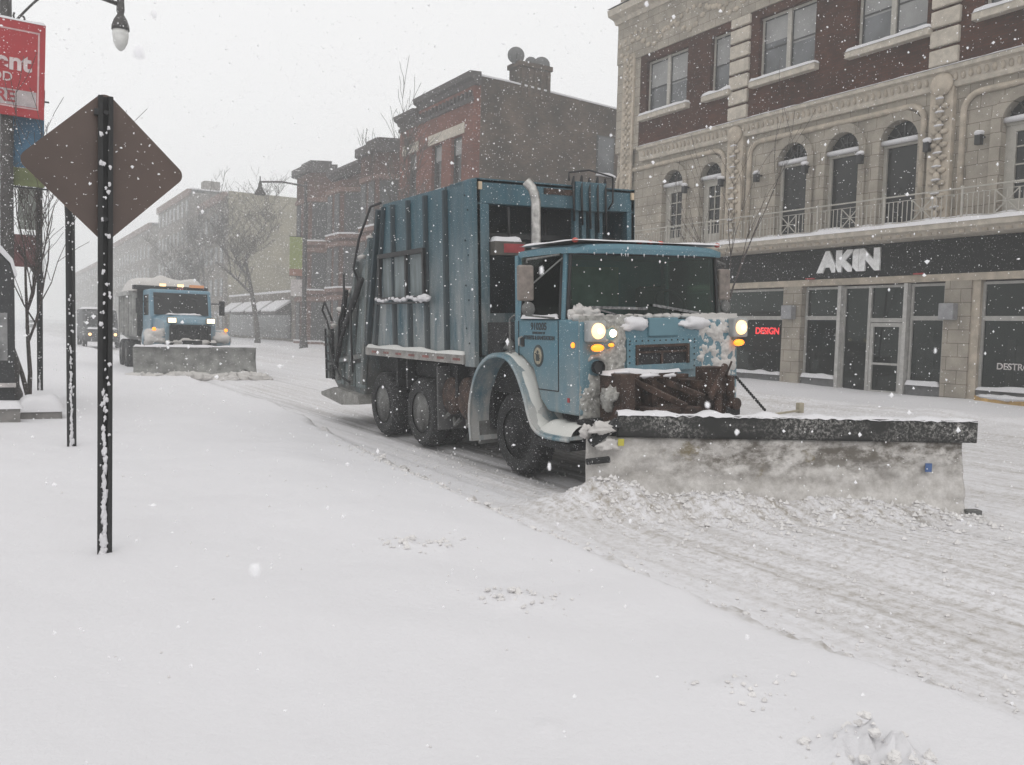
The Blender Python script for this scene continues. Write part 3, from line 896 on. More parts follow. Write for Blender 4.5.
MB().box(30.12, 31.23, 41.22, 41.235, 11.07, 13.13).build('pane', WINPANE, b4)
MB().snowcap(30.0, 31.4, 41.05, 41.3, 10.9, .18, .06, 1).build('snow_cap', SNOW, b4, smooth=True)
ch = MB().box(24.75, 26.75, 41.32, 42.4, 14.6, 16.35)
ch.box(24.65, 26.85, 41.22, 42.5, 16.2, 16.45)
cho = ch.build('chimney', BRICK4S, b4)
rp = MB()
for k in range(5): rp.box(24.85 + k * .42, 25.05 + k * .42, 41.24, 41.3, 14.6, 16.1)
rp.build('brick_pier', BRICK4S, cho)
DISHM = M('dish_grey', (.10, .10, .10), .6)
def dish(x, y, z, r, tilt):
    d = thing('satellite_dish', None, 'satellite dish', (x, y, z), tilt)
    prof = [(.01, 0)] + [(r * k / 5, .12 * r * (k / 5) ** 2 * 2) for k in range(1, 6)] + [(r * 1.02, .26 * r), (r * .98, .22 * r)]
    m_ = MB().lathe(prof, (0, 0, 0), 'y', 16); m_.v = [(a, b - .2, c + .25) for a, b, c in m_.v]
    m_.build('reflector', DISHM, d, smooth=True)
    MB().tube([(0, 0, -.12), (0, 0, .2), (0, -.15, .25)], .035, 6).build('mast', BLACK, d)
    MB().tube([(0, -.2, .25 - r), (0, -.6, .2)], .02, 5).build('arm', BLACK, d)
    return d
d1 = dish(24.72, 41.7, 16.47, .46, R(-25)); d1['label'] = 'lone round satellite dish at the left edge of the brick chimney'
d1.location = (24.72, 41.7, 16.55)
d2 = dish(25.75, 41.8, 16.35, .33, R(-35)); d2['label'] = 'small satellite dish in the middle of the chimney top'
d3 = dish(26.5, 41.9, 16.35, .5, R(-42)); d3['label'] = 'large satellite dish at the right end of the chimney top'
for d in (d1, d2, d3): d['group'] = 'satellite dishes on the chimney'

# --- bay-fronted row houses (B3)
def rowhouse(y0, y1, top, name_label, tower, seed):
    o = thing('row_house', name_label, 'house', (0, 0, 0), group='row houses beyond the brick building')
    MB().box(FX + .6, FX + 16, y0, y1, -.2, top).build('wall', BRICK3, o)
    c = (y0 + y1) / 2; hw = (y1 - y0) * .34
    levels = [(.6, 3.6), (4.6, 7.4), (8.4, 11.2)] if top < 13.3 else [(.6, 3.6), (4.6, 7.4), (8.4, 11.3)]
    bay = [(FX + .6, c - hw - .4), (FX - .7, c - hw * .62), (FX - .7, c + hw * .62), (FX + .6, c + hw + .4)]
    bp = MB().prism(bay, 'z', -.2, top - (.0 if tower else .9)); bpo = bp.build('bay', BRICK3, o)
    if tower:
        big = [(FX + .9, c - hw - .8), (FX - 1.1, c - hw * .7), (FX - 1.1, c + hw * .7), (FX + .9, c + hw + .8)]
        MB().prism(big, 'z', top - .1, top + .45).build('cornice', CORN, o)
        MB().prism([(FX + 1, c - hw * .7), (FX - .5, c - hw * .45), (FX - .5, c + hw * .45), (FX + 1, c + hw * .7)], 'z', top + .45, top + .95).build('parapet', CORN, o)
    else:
        MB().prism([(FX + .7, top - .3), (FX + .2, top - .3), (FX - .2, top + .1), (FX - .2, top + .3), (FX + .7, top + .35)], 'y', y0, y1).build('cornice', CORN, o)
        MB().box(FX + .1, FX + .8, y0, y1, top + .35, top + .42).build('snow_cap', SNOW, o)
    for (z0, z1) in levels:
        f = MB()
        for q, (dy) in enumerate((-hw * .33, hw * .33)):
            f.box(FX - .76, FX - .69, c + dy - .45, c + dy + .45, z0, z1)
        # side facet
        a = Vector((FX - .7, c - hw * .62, 0)); b = Vector((FX + .6, c - hw - .4, 0)); d = (b - a).normalized(); n = Vector((-d.y, d.x, 0))
        if n.x > 0: n = -n
        p = a + d * .3; q_ = b - d * .3
        A = [p + n * .05, q_ + n * .05, q_ - n * .05, p - n * .05]
        f.hexa([(v.x, v.y, z0) for v in A], [(v.x, v.y, z1) for v in A])
        wd = f.build('window', FRAMED, o)
        s = MB(); off = .16
        poly2 = [(x_ - off * .8 if x_ < FX else x_ , y_) for x_, y_ in bay]
        s.prism(poly2, 'z', z0 - .35, z0 - .08).build('sill_course', STONE3, o)
        sn = MB().prism([(x_ - .03, y_) for x_, y_ in poly2], 'z', z0 - .08, z0 + .04).build('snow_cap', SNOW, o)
        MB().prism(poly2, 'z', z1 + .1, z1 + .4).build('head_course', STONE3, o)
    return o
rowhouse(51.3, 57.6, 13.1, 'brown brick row house with a flat-topped bay tower, nearest of the row', True, 1)
rowhouse(57.7, 64.4, 13.0, 'middle brown brick row house with snow-lined bay windows', False, 2)
rowhouse(64.5, 72.2, 13.7, 'far brown brick row house beside the lamp post with the green banner', True, 3)

# --- far blocks
def block(name, label, x0, x1, y0, y1, h, wall_m, side_m, wy, wz, seed):
    o = thing(name, label, 'building', (0, 0, 0), group='buildings far down the street')
    MB().box(x0, x1, y0, y1, -.3, h).build('wall', wall_m, o)
    if side_m: MB().box(x0 + .3, x1, y0 - .1, y0 - .003, -.3, h + .5).build('side_wall', side_m, o)
    MB().box(x0 - .3, x0 + .25, y0, y1, h - .5, h + .4).build('cornice', STONE3, o)
    MB().box(x0, x1, y0, y1, h + .4, h + .55).build('snow_cap', SNOW, o)
    z = 1.2
    while z < h - 2.2:
        y = y0 + 1
        while y < y1 - 1.4:
            wf = MB().box(x0 - .06, x0 - .002, y, y + 1.2, z, z + 1.9).build('window', WINDARK, o)
            y += wy
        z += wz
    return o
block('yellow_brick_building', 'pale yellow brick building with a blank side wall behind the big bare tree', 22, 44, 98, 112, 15.6, GREYB, YELLOW2, 2.6, 3.6, 1)
bh = block('grey_building', 'tall hazy grey-brown building rising between the sign and the yellow building', 22, 40, 118, 142, 18.4, GREYB, None, 3, 3.6, 2)
MB().box(24, 26, 119, 121, 18.4, 20.2).build('chimney', GREYB, bh)
block('distant_building', 'faint distant building left of the second plow truck', 22, 40, 150, 200, 17.0, GREYB, None, 4, 3.6, 3)
block('remote_building', 'faintest low building at the far end of the street', 22, 40, 210, 300, 15.0, GREYB, None, 6, 3.6, 4)
# low shop front with snowy awnings between row house and yellow block
ls = thing('low_shop', 'low dark shop with snowy awnings behind the second plow truck', 'building', (0, 0, 0))
MB().box(22.2, 34, 73, 97, -.2, 4.6).build('wall', GREYB, ls)
MB().box(22.1, 22.19, 74, 96, .6, 3.2).build('shop_window', WINDARK, ls)
for k in range(4):
    aw = MB().prism([(22.1, 3.7), (20.8, 2.9), (20.8, 2.7), (22.1, 2.75)], 'y', 74 + k * 5.6, 78.6 + k * 5.6).build('awning', CORN, ls)
    MB().prism([(22.1, 3.95), (20.8, 3.05), (20.8, 2.91), (22.1, 3.71)], 'y', 74 + k * 5.6, 78.6 + k * 5.6).build('snow_cap', SNOW, aw)
MB().box(22.2, 34, 73, 97, 4.6, 4.8).build('roof_snow', SNOW, ls)

# ------------------------------------------------------------------ main plow truck
T = thing('garbage_truck', 'blue garbage truck with a wide snow plow blade and lit headlamps, nearest vehicle', 'truck', (6.85, 8.0, .055))
T.rotation_euler = (0, -.045, 0)
TM = Matrix.Translation((6.85, 8.0, .055)) @ Matrix.Rotation(-.045, 4, 'Y')
TI = TM.inverted()
CL, CR = -1.25, 1.13          # cab sides
# chassis
c = MB()
for x in (-.45, .45): c.box(x - .05, x + .05, .3, 7.2, .78, 1.05)
for y in (1.23, 4.0, 5.5): c.tube([(-.95, y, .53), (.95, y, .53)], .09, 8)
c.box(-1.0, 1.0, 3.6, 6.1, 1.05, 1.28); c.box(-.9, .9, .2, 1.9, .7, 1.0)
for y in (2.4, 2.9, 3.5, 4.6, 5.0): c.box(-1.15, 1.15, y, y + .08, .85, 1.3)
c.box(-1.0, 1.0, 1.9, 3.6, 1.1, 1.28)
c.build('chassis', DARK, T)
tk = MB().box(-1.12, -.7, 1.95, 2.25, .5, 1.15).build('battery_box', DARK, T, bevel=.02)
for (y, r) in ((2.72, .30), (3.22, .27)):
    MB().lathe([(.05, -.02), (r * .8, 0), (r, .04), (r, .12), (r * .9, .16), (r * .9, .55), (r, .6), (r * .5, .62)], (-1.13, y, .83), 'x', 24).build('rusty_drum', RUST, T, smooth=False)
MB().box(.7, 1.15, 2.2, 3.3, .55, 1.1).build('fuel_tank', DARK, T, bevel=.08)
MB().box(-1.2, -.75, 3.43, 3.47, .32, 1.25).build('mud_flap', M('flap', (.10, .10, .10), .8, flecks=.3), T)
MB().box(-1.28, -.85, 2.03, 2.07, .3, .6).build('mud_flap', RIM, T)
for y, z in ((2.6, .45), (3.0, .42), (3.3, .5)):
    MB().tube([(-1.05, y, z + .1), (-1.1, y + .1, z), (-1.0, y + .3, z + .08)], .03, 6).build('air_line', RIM, T)
# wheels
def wheel(parent, x, y, z, side, r=.53, wd=.30, front=False, rim=RIM):
    s = side
    n = 48
    prof = [(r * .58, .0), (r * .62, .02), (r * .88, .0), (r * .97, .03), (r, .07), (r, wd - .07), (r * .97, wd - .03), (r * .6, wd)]
    t = MB()
    n0 = 0
    for i, (rr, h) in enumerate(prof):
        for k in range(n):
            a = 2 * math.pi * k / n
            q = rr - (.022 if (i in (3, 4, 5, 6) and (k + (i > 4)) % 2) else 0)
            t.v.append((x + s * (wd / 2 - h), y + q * math.cos(a), z + q * math.sin(a)))
    for i in range(len(prof) - 1):
        for k in range(n):
            k2 = (k + 1) % n
            t.f.append((i * n + k, i * n + k2, (i + 1) * n + k2, (i + 1) * n + k))
    wo_ = t.build('wheel', RUBBER, parent)
    if front: hp = [(r * .60, .02), (r * .57, .05), (r * .45, .03), (r * .30, -.01), (r * .28, -.07), (r * .10, -.09)]
    else: hp = [(r * .60, .02), (r * .56, .05), (r * .50, .14), (r * .34, .16), (r * .26, .10), (r * .24, .0), (r * .1, -.02)]
    h = MB().lathe([(a, s * (wd / 2 - b)) for a, b in hp], (x, y, z), 'x', 28)
    h.build('rim', rim, wo_, smooth=True)
    nb = MB()
    for k in range(10):
        a = 2 * math.pi * k / 10
        nb.sphere((x + s * (wd / 2 - (.02 if front else .13)), y + r * .38 * math.cos(a), z + r * .38 * math.sin(a)), .02, 6, 4)
    nb.build('wheel_nuts', rim, wo_)
    return wo_
wheel(T, -1.06, 1.23, .53, -1, front=True, rim=DARK); wheel(T, 1.06, 1.23, .44, 1, front=True)
for y in (4.0, 5.5):
    wheel(T, -1.08, y, .53, -1); wheel(T, -.75, y, .53, -1); wheel(T, 1.08, y, .44, 1); wheel(T, .75, y, .44, 1)
# cab lower shell
low = [(-.22, .88), (.42, .88), (.60, 1.02), (.75, 1.36), (1.0, 1.50), (1.18, 1.52), (1.18, 1.95), (.02, 1.95), (-.04, 1.93), (-.22, 1.93)]
cabb = MB().prism(low, 'x', CL, CR).build('cab', BLUEC, T, bevel=.035)
MB().box(CL + .02, CR - .02, 1.10, 1.17, 1.5, 2.72).build('rear_panel', BLUEC, cabb)
def pillar(yb, xb, yt, xt, w_, d_):
    for s_, X0 in ((-1, CL), (1, CR)):
        b = X0 - s_ * xb; t = X0 - s_ * xt
        MB().hexa([(b, yb, 1.94), (b - s_ * d_, yb, 1.94), (b - s_ * d_, yb + w_, 1.94), (b, yb + w_, 1.94)], [(t, yt, 2.70), (t - s_ * d_, yt, 2.70), (t - s_ * d_, yt + w_, 2.70), (t, yt + w_, 2.70)]).build('pillar', BLUEC, cabb, bevel=.01)
pillar(.10, .012, .12, .06, .07, .06); pillar(1.02, .012, 1.02, .06, .12, .06)
# roof with rounded visor
rf = MB()
secs = []
for (y, dz, wdt) in ((-.10, -.16, -.09), (-.085, -.11, -.06), (.05, -.09, -.04), (.6, -.07, -.04), (1.1, -.08, -.04), (1.2, -.14, -.07)):
    row = []
    for k in range(13):
        u = -1 + 2 * k / 12
        x = (CL + CR) / 2 + u * ((CR - CL) / 2 + wdt)
        row.append((x, y + .12 * abs(u) ** 5 * (y < .04), 2.86 + dz + .045 * (1 - abs(u) ** 4) - (.02 if abs(u) > .97 else 0)))
    secs.append(row)
n0 = 0
for row in secs: rf.v += row
m_ = len(rf.v)
for row in secs: rf.v += [(x, y + (.01 if y < 0 else 0), 2.685) for x, y, z in row]
for lay in (0, m_):
    for i in range(len(secs) - 1):
        for k in range(12):
            a = lay + i * 13 + k; rf.f.append((a, a + 1, a + 14, a + 13))
for k in range(12):
    rf.f.append((k, k + 1, m_ + k + 1, m_ + k)); e = (len(secs) - 1) * 13; rf.f.append((e + k, e + k + 1, m_ + e + k + 1, m_ + e + k))
for i in range(len(secs) - 1):
    for k in (0, 12): rf.f.append((i * 13 + k, (i + 1) * 13 + k, m_ + (i + 1) * 13 + k, m_ + i * 13 + k))
rfo = rf.build('roof', BLUEC, cabb)
MB().snowcap(CL + .06, CR - .06, -.05, 1.15, 2.825, .022, .07, 5, .9).build('snow_cap', SNOW, cabb, smooth=True)
ic = MB(); rnd = random.Random(5)
x = CL + .05
while x < CR - .05:
    if rnd.random() < .28: ic.tube([(x, -.09, 2.69), (x + .005, -.09, 2.69 - rnd.uniform(.01, .04))], [.010, .003], 5)
    x += rnd.uniform(.02, .09)
ic.build('icicles', SNOW, cabb, smooth=True)
for x in (CL + .12, -.22, -.06, .10, CR - .12):
    MB().sphere((x, .03, 2.83), .032, 8, 5, (1.3, 1, .9)).build('marker_lamp', REDL, cabb, smooth=True)
# glazing
g = MB(); g.v = [(CL + .04, .075, 1.95), (CR - .04, .075, 1.95), (CR - .10, .10, 2.80), (CL + .10, .10, 2.80)]; g.f = [(0, 1, 2, 3)]
g2 = MB(); n = 12
for j in range(2):
    for k in range(n + 1):
        u = -1 + 2 * k / n; b = .09 * (1 - u * u)
        wd = (CR - CL) / 2 - (.05 if j == 0 else .10)
        g2.v.append(((CL + CR) / 2 + u * wd, .10 - b, 1.95 if j == 0 else 2.70))
for k in range(n): g2.f.append((k, k + 1, n + 2 + k, n + 1 + k))
g2.build('windshield', GLASS, cabb, smooth=True)
gk = MB()
for j in (0, 1):
    pts = [((CL + CR) / 2 + (-1 + 2 * k / n) * ((CR - CL) / 2 - (.05 if j == 0 else .1)), .09 - .09 * (1 - (-1 + 2 * k / n) ** 2), 1.965 if j == 0 else 2.69) for k in range(n + 1)]
    gk.tube(pts, .022, 6)
gk.tube([(CL + .05, .09, 1.96), (CL + .10, .09, 2.7)], .022, 6); gk.tube([(CR - .05, .09, 1.96), (CR - .10, .09, 2.7)], .022, 6)
gk.build('rubber_seal', BLACK, cabb)
MB().box(CL + .03, CL + .036, .18, 1.03, 1.95, 2.69).build('side_window', SGLASS, cabb)
MB().box(CR - .036, CR - .03, .18, 1.03, 1.95, 2.69).build('side_window', SGLASS, cabb)
MB().tube([(CL + .02, .19, 1.97), (CL + .05, .19, 2.67), (CL + .05, 1.02, 2.67), (CL + .02, 1.02, 1.97), (CL + .02, .19, 1.97)], .018, 6).build('rubber_seal', BLACK, cabb)
MB().snowcap(CL - .02, CL + .04, .2, 1.02, 1.955, .045, .05, 3, .9).build('snow_cap', SNOW, cabb, smooth=True)
# cab interior
MB().box(CL + .08, CR - .08, .2, 1.08, 1.42, 1.5).build('cab_floor', INTER, cabb)
MB().box(CL + .08, CR - .08, .12, .35, 1.80, 1.98).build('dashboard', SEAT, cabb, bevel=.03)
for x in (CL + .45, CR - .45):
    st = MB().box(x - .22, x + .22, .85, .98, 1.7, 2.35).build('seat', SEAT, cabb, bevel=.06)
for x in (CR - .5,):
    pts = [(x + .23 * math.cos(a), .45 + .10 * math.sin(a), 2.12 + .17 * math.sin(a)) for a in [2 * math.pi * k / 18 for k in range(19)]]
    MB().tube(pts, .018, 6).tube([(x, .38, 1.9), (x, .45, 2.12)], .03, 6).build('steering_wheel', BLACK, cabb)
MB().box(-.45, .3, 1.092, 1.098, 2.1, 2.6).build('lit_rear_window', M('lit_rear_window', (.20, .24, .22), .2), cabb)  # opaque panel, brightness of a lit window put into its pale colour
# wipers
for (a, b, c_) in (((-.55, 1.98), (-.95, 2.08), (-.15, 2.06)), ((.25, 1.98), (-.05, 2.10), (.72, 1.99))):
    wp = MB().bar((a[0], -.03, a[1]), (c_[0] if a[0] > 0 else b[0], -.03, (c_[1] if a[0] > 0 else b[1])), .018, .018).bar((b[0], -.02, b[1]), (c_[0], -.03, c_[1]), .016, .03)
    wp.build('wiper', M('wiper_frosted', (.16, .16, .16), .6, var=.9, scale=22), cabb)
wsn = MB()
for k in range(16):
    x = CL + .1 + k * .145
    wsn.lump((x, -.03, 1.965), .06, (1.5, .8, .6 + .8 * random.random() * (k < 4)), .5, 8, 5, k)
wsn.build('snow_strip', SNOWD, cabb, smooth=True)
wsn = MB()
for k in range(7): wsn.lump((CL + .10 + k * .05, .03 - k * .01, 1.99 + .03 * (k % 2)), .085, (.9, .5, 1.15 - k * .13), .6, 10, 7, k + 3)
wsn.build('snow_clump', SNOWD, cabb, smooth=True)
# door seam, handle, lettering
ds = MB()
for p, q in (((.20, 1.13), (.20, 1.93)), ((.20, 1.13), (.62, 1.13))): ds.bar((CL - .001, p[0], p[1]), (CL - .001, q[0], q[1]), .012, .008, (1, 0, 0))
ds.bar((CL - .001, 1.06, 1.50), (CL - .001, 1.06, 1.93), .012, .008, (1, 0, 0))
ds.build('door_seam', BLACK, cabb)
MB().tube([(CL - .0, .98, 1.62), (CL - .05, .98, 1.64), (CL - .05, .98, 1.72), (CL - .0, .98, 1.74)], .012, 6).build('door_handle', CHROME, cabb)
MB().box(CL - .006, CL + .0, .93, 1.02, 1.62, 1.73).build('handle_recess', BLACK, cabb)
MB().tube([(CL - .06, 1.12, 1.45), (CL - .09, 1.12, 1.55), (CL - .09, 1.12, 1.95), (CL - .02, 1.12, 2.0)], .014, 6).build('grab_rail', RIM, cabb)
def dtext(s, size, z, b=.003):
    return text('door_lettering', s, size, TXT, cabb, plane_mtx((CL - .003, .61, z), (0, -1, 0), (0, 0, 1)), .001, bold=b)
dtext('910205', .115, 1.862, .004); dtext('DEPARTMENT OF', .035, 1.788, .002); dtext('STREETS & SANITATION', .062, 1.730, .0035)
se = MB().lathe([(.01, 0), (.13, 0), (.13, .006), (.01, .006)], (CL - .007, .62, 1.52), 'x', 24)
se.v = [(x, .62 + (y - .62) * .82, z) for x, y, z in se.v]; se.build('seal_ring', SEALD, cabb)
se = MB().lathe([(.01, 0), (.10, 0), (.10, .005), (.01, .005)], (CL - .012, .62, 1.52), 'x', 24)
se.v = [(x, .62 + (y - .62) * .8, z) for x, y, z in se.v]; so_ = se.build('city_seal', SEAL, cabb)
e = MB().box(CL - .016, CL - .012, .585, .655, 1.46, 1.54).sphere((CL - .013, .62, 1.565), .022, 8, 5, (.2, 1, 1)).bar((CL - .015, .57, 1.49), (CL - .015, .67, 1.55), .004, .014, (1, 0, 0)); e.build('seal_emblem', SEALD, cabb)
MB().box(CL - .008, CL, -.02, .02, 1.02, 1.07).build('side_reflector', REFL, cabb)
# front panels
Yf = -.22
MB().box(-.30, .14, Yf - .03, Yf + .01, 1.74, 1.955).build('access_panel', M('panel_blue', (.10, .205, .25), .4, var=.08), cabb, bevel=.012)
MB().holed(rect(-.62, .42, 1.34, 1.72), [rect(-.50, .30, 1.42, 1.65)], 0, .03).xf(Matrix(((0, 1, 0, 0), (1, 0, 0, Yf - .03), (0, 0, 1, 0), (0, 0, 0, 1)))).build('grille_surround', BLUEC, cabb)
rv = MB()
for k in range(12):
    rv.sphere((-.58 + k * .088, Yf - .033, 1.695), .010, 6, 4)
for k in range(5):
    rv.sphere((-.585, Yf - .033, 1.38 + k * .07), .010, 6, 4); rv.sphere((.385, Yf - .033, 1.38 + k * .07), .010, 6, 4)
rv.build('rivets', BLACK, cabb)
MB().box(-.50, .30, Yf - .012, Yf + .0, 1.42, 1.65).build('grille_back', DARK, cabb)
gf = MB().box(-.50, .30, Yf - .05, Yf - .02, 1.62, 1.65).box(-.50, -.47, Yf - .05, Yf - .02, 1.42, 1.62).box(.27, .30, Yf - .05, Yf - .02, 1.42, 1.62).box(-.47, .27, Yf - .03, Yf - .015, 1.55, 1.575).box(-.12, -.09, Yf - .03, Yf - .015, 1.42, 1.55)
gf.build('grille', RUST, cabb)
for (x0, x1) in ((-.74, -.30), (.16, .58)):
    MB().lump(((x0 + x1) / 2, Yf + .0, 1.88), .2, (1.2, .34, .36), .5, 18, 12, x0 * 9).build('snow_clump', SNOW, cabb, smooth=True)
# head lamps
for s_, xc in ((-1, -1.07), (1, 1.09)):
    hb = MB().box(xc - .12, xc + .12, Yf - .09, Yf + .06, 1.70, 1.935).build('headlamp', M('bezel', (.32, .33, .33), .5), T, bevel=.02)
    MB().lathe([(.088, 0), (.085, -.02), (.05, -.035), (.01, -.04)], (xc, Yf - .09, 1.82), 'y', 20).build('lens', HEADL, hb, smooth=True)
    MB().sphere((xc, Yf - .13, 1.82), .03, 8, 5).build('bulb', HEADD, hb, smooth=True)
    MB().lathe([(.085, 0), (.08, -.02), (.01, -.03)], (xc - .01 * s_, Yf - .06, 1.635), 'y', 16).xf(Matrix.Translation((0, 0, 1.635 * .5)) @ Matrix.Diagonal((1, 1, .5, 1))).build('turn_signal', AMBER, T, smooth=True)
MB().lathe([(.045, 0), (.04, -.02), (.01, -.03)], (-.83, Yf - .04, 1.79), 'y', 14).build('fog_lamp', HEADD, T, smooth=True)
MB().sphere((-.86, Yf - .05, 1.66), .028, 8, 5, (1.4, 1, .8)).build('turn_signal', AMBER, T, smooth=True)
MB().sphere((CL - .01, -.10, 1.665), .032, 8, 5, (.6, 1, 1)).build('side_marker', AMBER, T, smooth=True)
# frozen slush caked on the front: thickness field on the front face
def crust(name, x0, x1, z0, z1, y, fn, mat, parent, step=.011, seed=0):
    nx = int((x1 - x0) / step); nz = int((z1 - z0) / step)
    m = MB()
    for j in range(nz + 1):
        for i in range(nx + 1):
            x = x0 + (x1 - x0) * i / nx; z = z0 + (z1 - z0) * j / nz
            t = fn(x, z)
            nn = .72 * mnoise.fractal(Vector((x * 7 + seed, z * 7, seed)), .9, 2.1, 6)
            n2 = mnoise.noise(Vector((x * 26, z * 26, seed))) * .5 + mnoise.noise(Vector((x * 60, z * 60, seed))) * .3
            th = t + .62 * nn + .16 * n2
            m.v.append((x, y + .02 - (min(.55, max(0, th)) * .09 + .006 * n2 * (th > 0)) if t > -.9 else y + .02, z))
    for j in range(nz):
        for i in range(nx):
            a = j * (nx + 1) + i
            m.f.append((a, a + 1, a + nx + 2, a + nx + 1))
    return m.build(name, mat, parent, smooth=True)
def sm(a, b, x):
    t = min(1, max(0, (x - a) / (b - a))); return t * t * (3 - 2 * t)
def lf(x, z):
    e = sm(CL - .05, CL + .09, x) * sm(-.52, -.72, x + .25 * (1.3 - z) * (z < 1.3)) * sm(1.98, 1.86, z)
    hole = math.exp(-(((x + 1.07) / .15) ** 2 + ((z - 1.82) / .15) ** 2) ** 2) + math.exp(-(((x + 1.07) / .11) ** 2 + ((z - 1.63) / .07) ** 2) ** 2) + math.exp(-(((x + .83) / .07) ** 2 + ((z - 1.78) / .07) ** 2) ** 2)
    hole += 1.4 * math.exp(-(((x + 1.04) / .085) ** 2 + ((z - 1.42) / .085) ** 2) ** 2) + math.exp(-(((x + .86) / .05) ** 2 + ((z - 1.66) / .04) ** 2) ** 2)
    left = 1 - .8 * sm(-1.05, -1.2, x) * sm(1.0, 1.3, z)
    return 1.0 * e * left - .34 - 1.3 * min(1, hole)
crust('ice_crust', CL, -.42, .85, 1.99, Yf, lf, SNOWR, T, seed=2)
def rf_(x, z):
    e = sm(.42, .62, x + (1.9 - z) * .15) * sm(CR + .02, CR - .06, x) * sm(.95, 1.4, z + (x - .7) * .8) * sm(1.98, 1.9, z)
    return .70 * e - .40
crust('ice_crust', .35, CR, .9, 1.99, Yf, rf_, SNOWD, T, seed=9)
MB().lathe([(.06, -.05), (.075, -.08), (.07, -.02), (.01, -.02)], (-1.04, Yf, 1.42), 'y', 16).build('tow_hole', BLACK, T)
# fender
fp = [(2.02, .35), (2.06, .70), (1.98, 1.02), (1.80, 1.30), (1.50, 1.47), (1.15, 1.49), (.90, 1.36), (.70, 1.08), (.58, .82), (.46, .68), (.22, .62), (-.24, .63)]
def band(pts, th, x0, x1, name, mat, parent, smooth=False):
    m = MB(); n = len(pts)
    nr = []
    for i in range(n):
        a = Vector(pts[max(0, i - 1)]); b = Vector(pts[min(n - 1, i + 1)]); d = (b - a).normalized(); nr.append(Vector((-d.y, d.x)))
    for x in (x0, x1):
        for s_ in (0, th):
            for p, q in zip(pts, nr): m.v.append((x, p[0] + q.x * s_, p[1] + q.y * s_))
    for i in range(n - 1):
        for a, b in ((0, 1), (1, 3), (3, 2), (2, 0)):
            m.f.append((a * n + i, a * n + i + 1, b * n + i + 1, b * n + i))
    for i in (0, n - 1): m.f.append((i, n + i, 3 * n + i, 2 * n + i))
    return m.build(name, mat, parent, smooth=smooth)
def densify(pts, k=4):
    out = []
    for i in range(len(pts) - 1):
        p0 = Vector(pts[max(0, i - 1)]); p1 = Vector(pts[i]); p2 = Vector(pts[i + 1]); p3 = Vector(pts[min(len(pts) - 1, i + 2)])
        for j in range(k):
            t = j / k
            out.append(tuple(.5 * ((2 * p1) + (-p0 + p2) * t + (2 * p0 - 5 * p1 + 4 * p2 - p3) * t * t + (-p0 + 3 * p1 - 3 * p2 + p3) * t ** 3)))
    out.append(pts[-1]); return out
fd = densify(fp)
fen = band(fd, -.04, -1.42, -.98, 'fender', BLUEF, T)
lipm = MB().tube([(-1.42, a, b) for a, b in fd], .022, 6).build('fender_lip', BLUEF, fen, smooth=True)
band(fd, -.04, .98, 1.30, 'fender', BLUEF, T)
# snow on the fender front slope and step
fs = MB(); nn = len(fd); i0 = int(nn * .36)
cols = 9
for i in range(i0, nn):
    y, z = fd[i]
    f_ = (i - i0) / (nn - i0)
    for k in range(cols + 1):
        u = k / cols; x = -1.41 + .42 * u
        th = .035 + .03 * mnoise.noise(Vector((x * 8, y * 6, z * 6)))
        if f_ > .75: th += .09 * math.sin(math.pi * u) + .05 * u
        edge = min(1, u / .12) * min(1, (1 - f_) / .05 + .2) * min(1, f_ / .12)
        a = Vector(fd[max(0, i - 1)]); b = Vector(fd[min(nn - 1, i + 1)]); d = (b - a).normalized(); n_ = Vector((d.y, -d.x))
        fs.v.append((x, y + n_.x * th * edge * 1, z + abs(n_.y) * th * edge + .02 * edge))
for i in range(nn - i0 - 1):
    for k in range(cols):
        a = i * (cols + 1) + k; fs.f.append((a, a + 1, a + cols + 2, a + cols + 1))
fs.build('fender_snow', snow_mat('fender_snow', (.60, .60, .57), bmp=.5), fen, smooth=True)
MB().box(-1.40, -1.0, -.22, .5, .50, .59).build('step', DARK, T, bevel=.02)
MB().box(CL + .02, CR - .02, -.30, -.12, .60, .86).build('bumper', DARK, T, bevel=.02)
# mirrors
def mirror(s_, X0):
    mm_ = MB().box(X0 - .10, X0 + .10, .30, .37, 2.16, 2.56).build('mirror', MIRROR, T, bevel=.025)
    MB().tube([(X0 + .02, .33, 2.58), (X0 + .02 - s_ * .0, .33, 2.62), (CL + .04 if s_ < 0 else CR - .04, .22, 2.68)], .013, 6).tube([(X0 + .09 * -s_, .33, 2.35), (CL + .05 if s_ < 0 else CR - .05, .18, 2.64)], .010, 6).tube([(X0, .33, 2.16), (X0, .33, 2.0), (CL if s_ < 0 else CR, .25, 1.96)], .012, 6).build('mirror_arm', RIM, mm_)
    MB().lathe([(.01, -.03), (.07, -.02), (.085, 0), (.08, .02)], (X0 + .03, .32, 2.07), 'y', 16).build('round_mirror', RIM, mm_, smooth=True)
mirror(-1, -1.60); mirror(1, 1.42)
# exhaust
ex = MB().tube([(-.76, 1.42, 1.3), (-.76, 1.42, 2.75)], .10, 14).build('muffler', CHROME, T, smooth=True)
ex = MB().tube([(-.76, 1.42, 2.7), (-.76, 1.42, 3.42), (-.775, 1.43, 3.52), (-.80, 1.45, 3.60), (-.86, 1.49, 3.68)], [.062, .062, .062, .06, .062], 14, cap=False).build('exhaust_stack', CHROME, T, smooth=True)
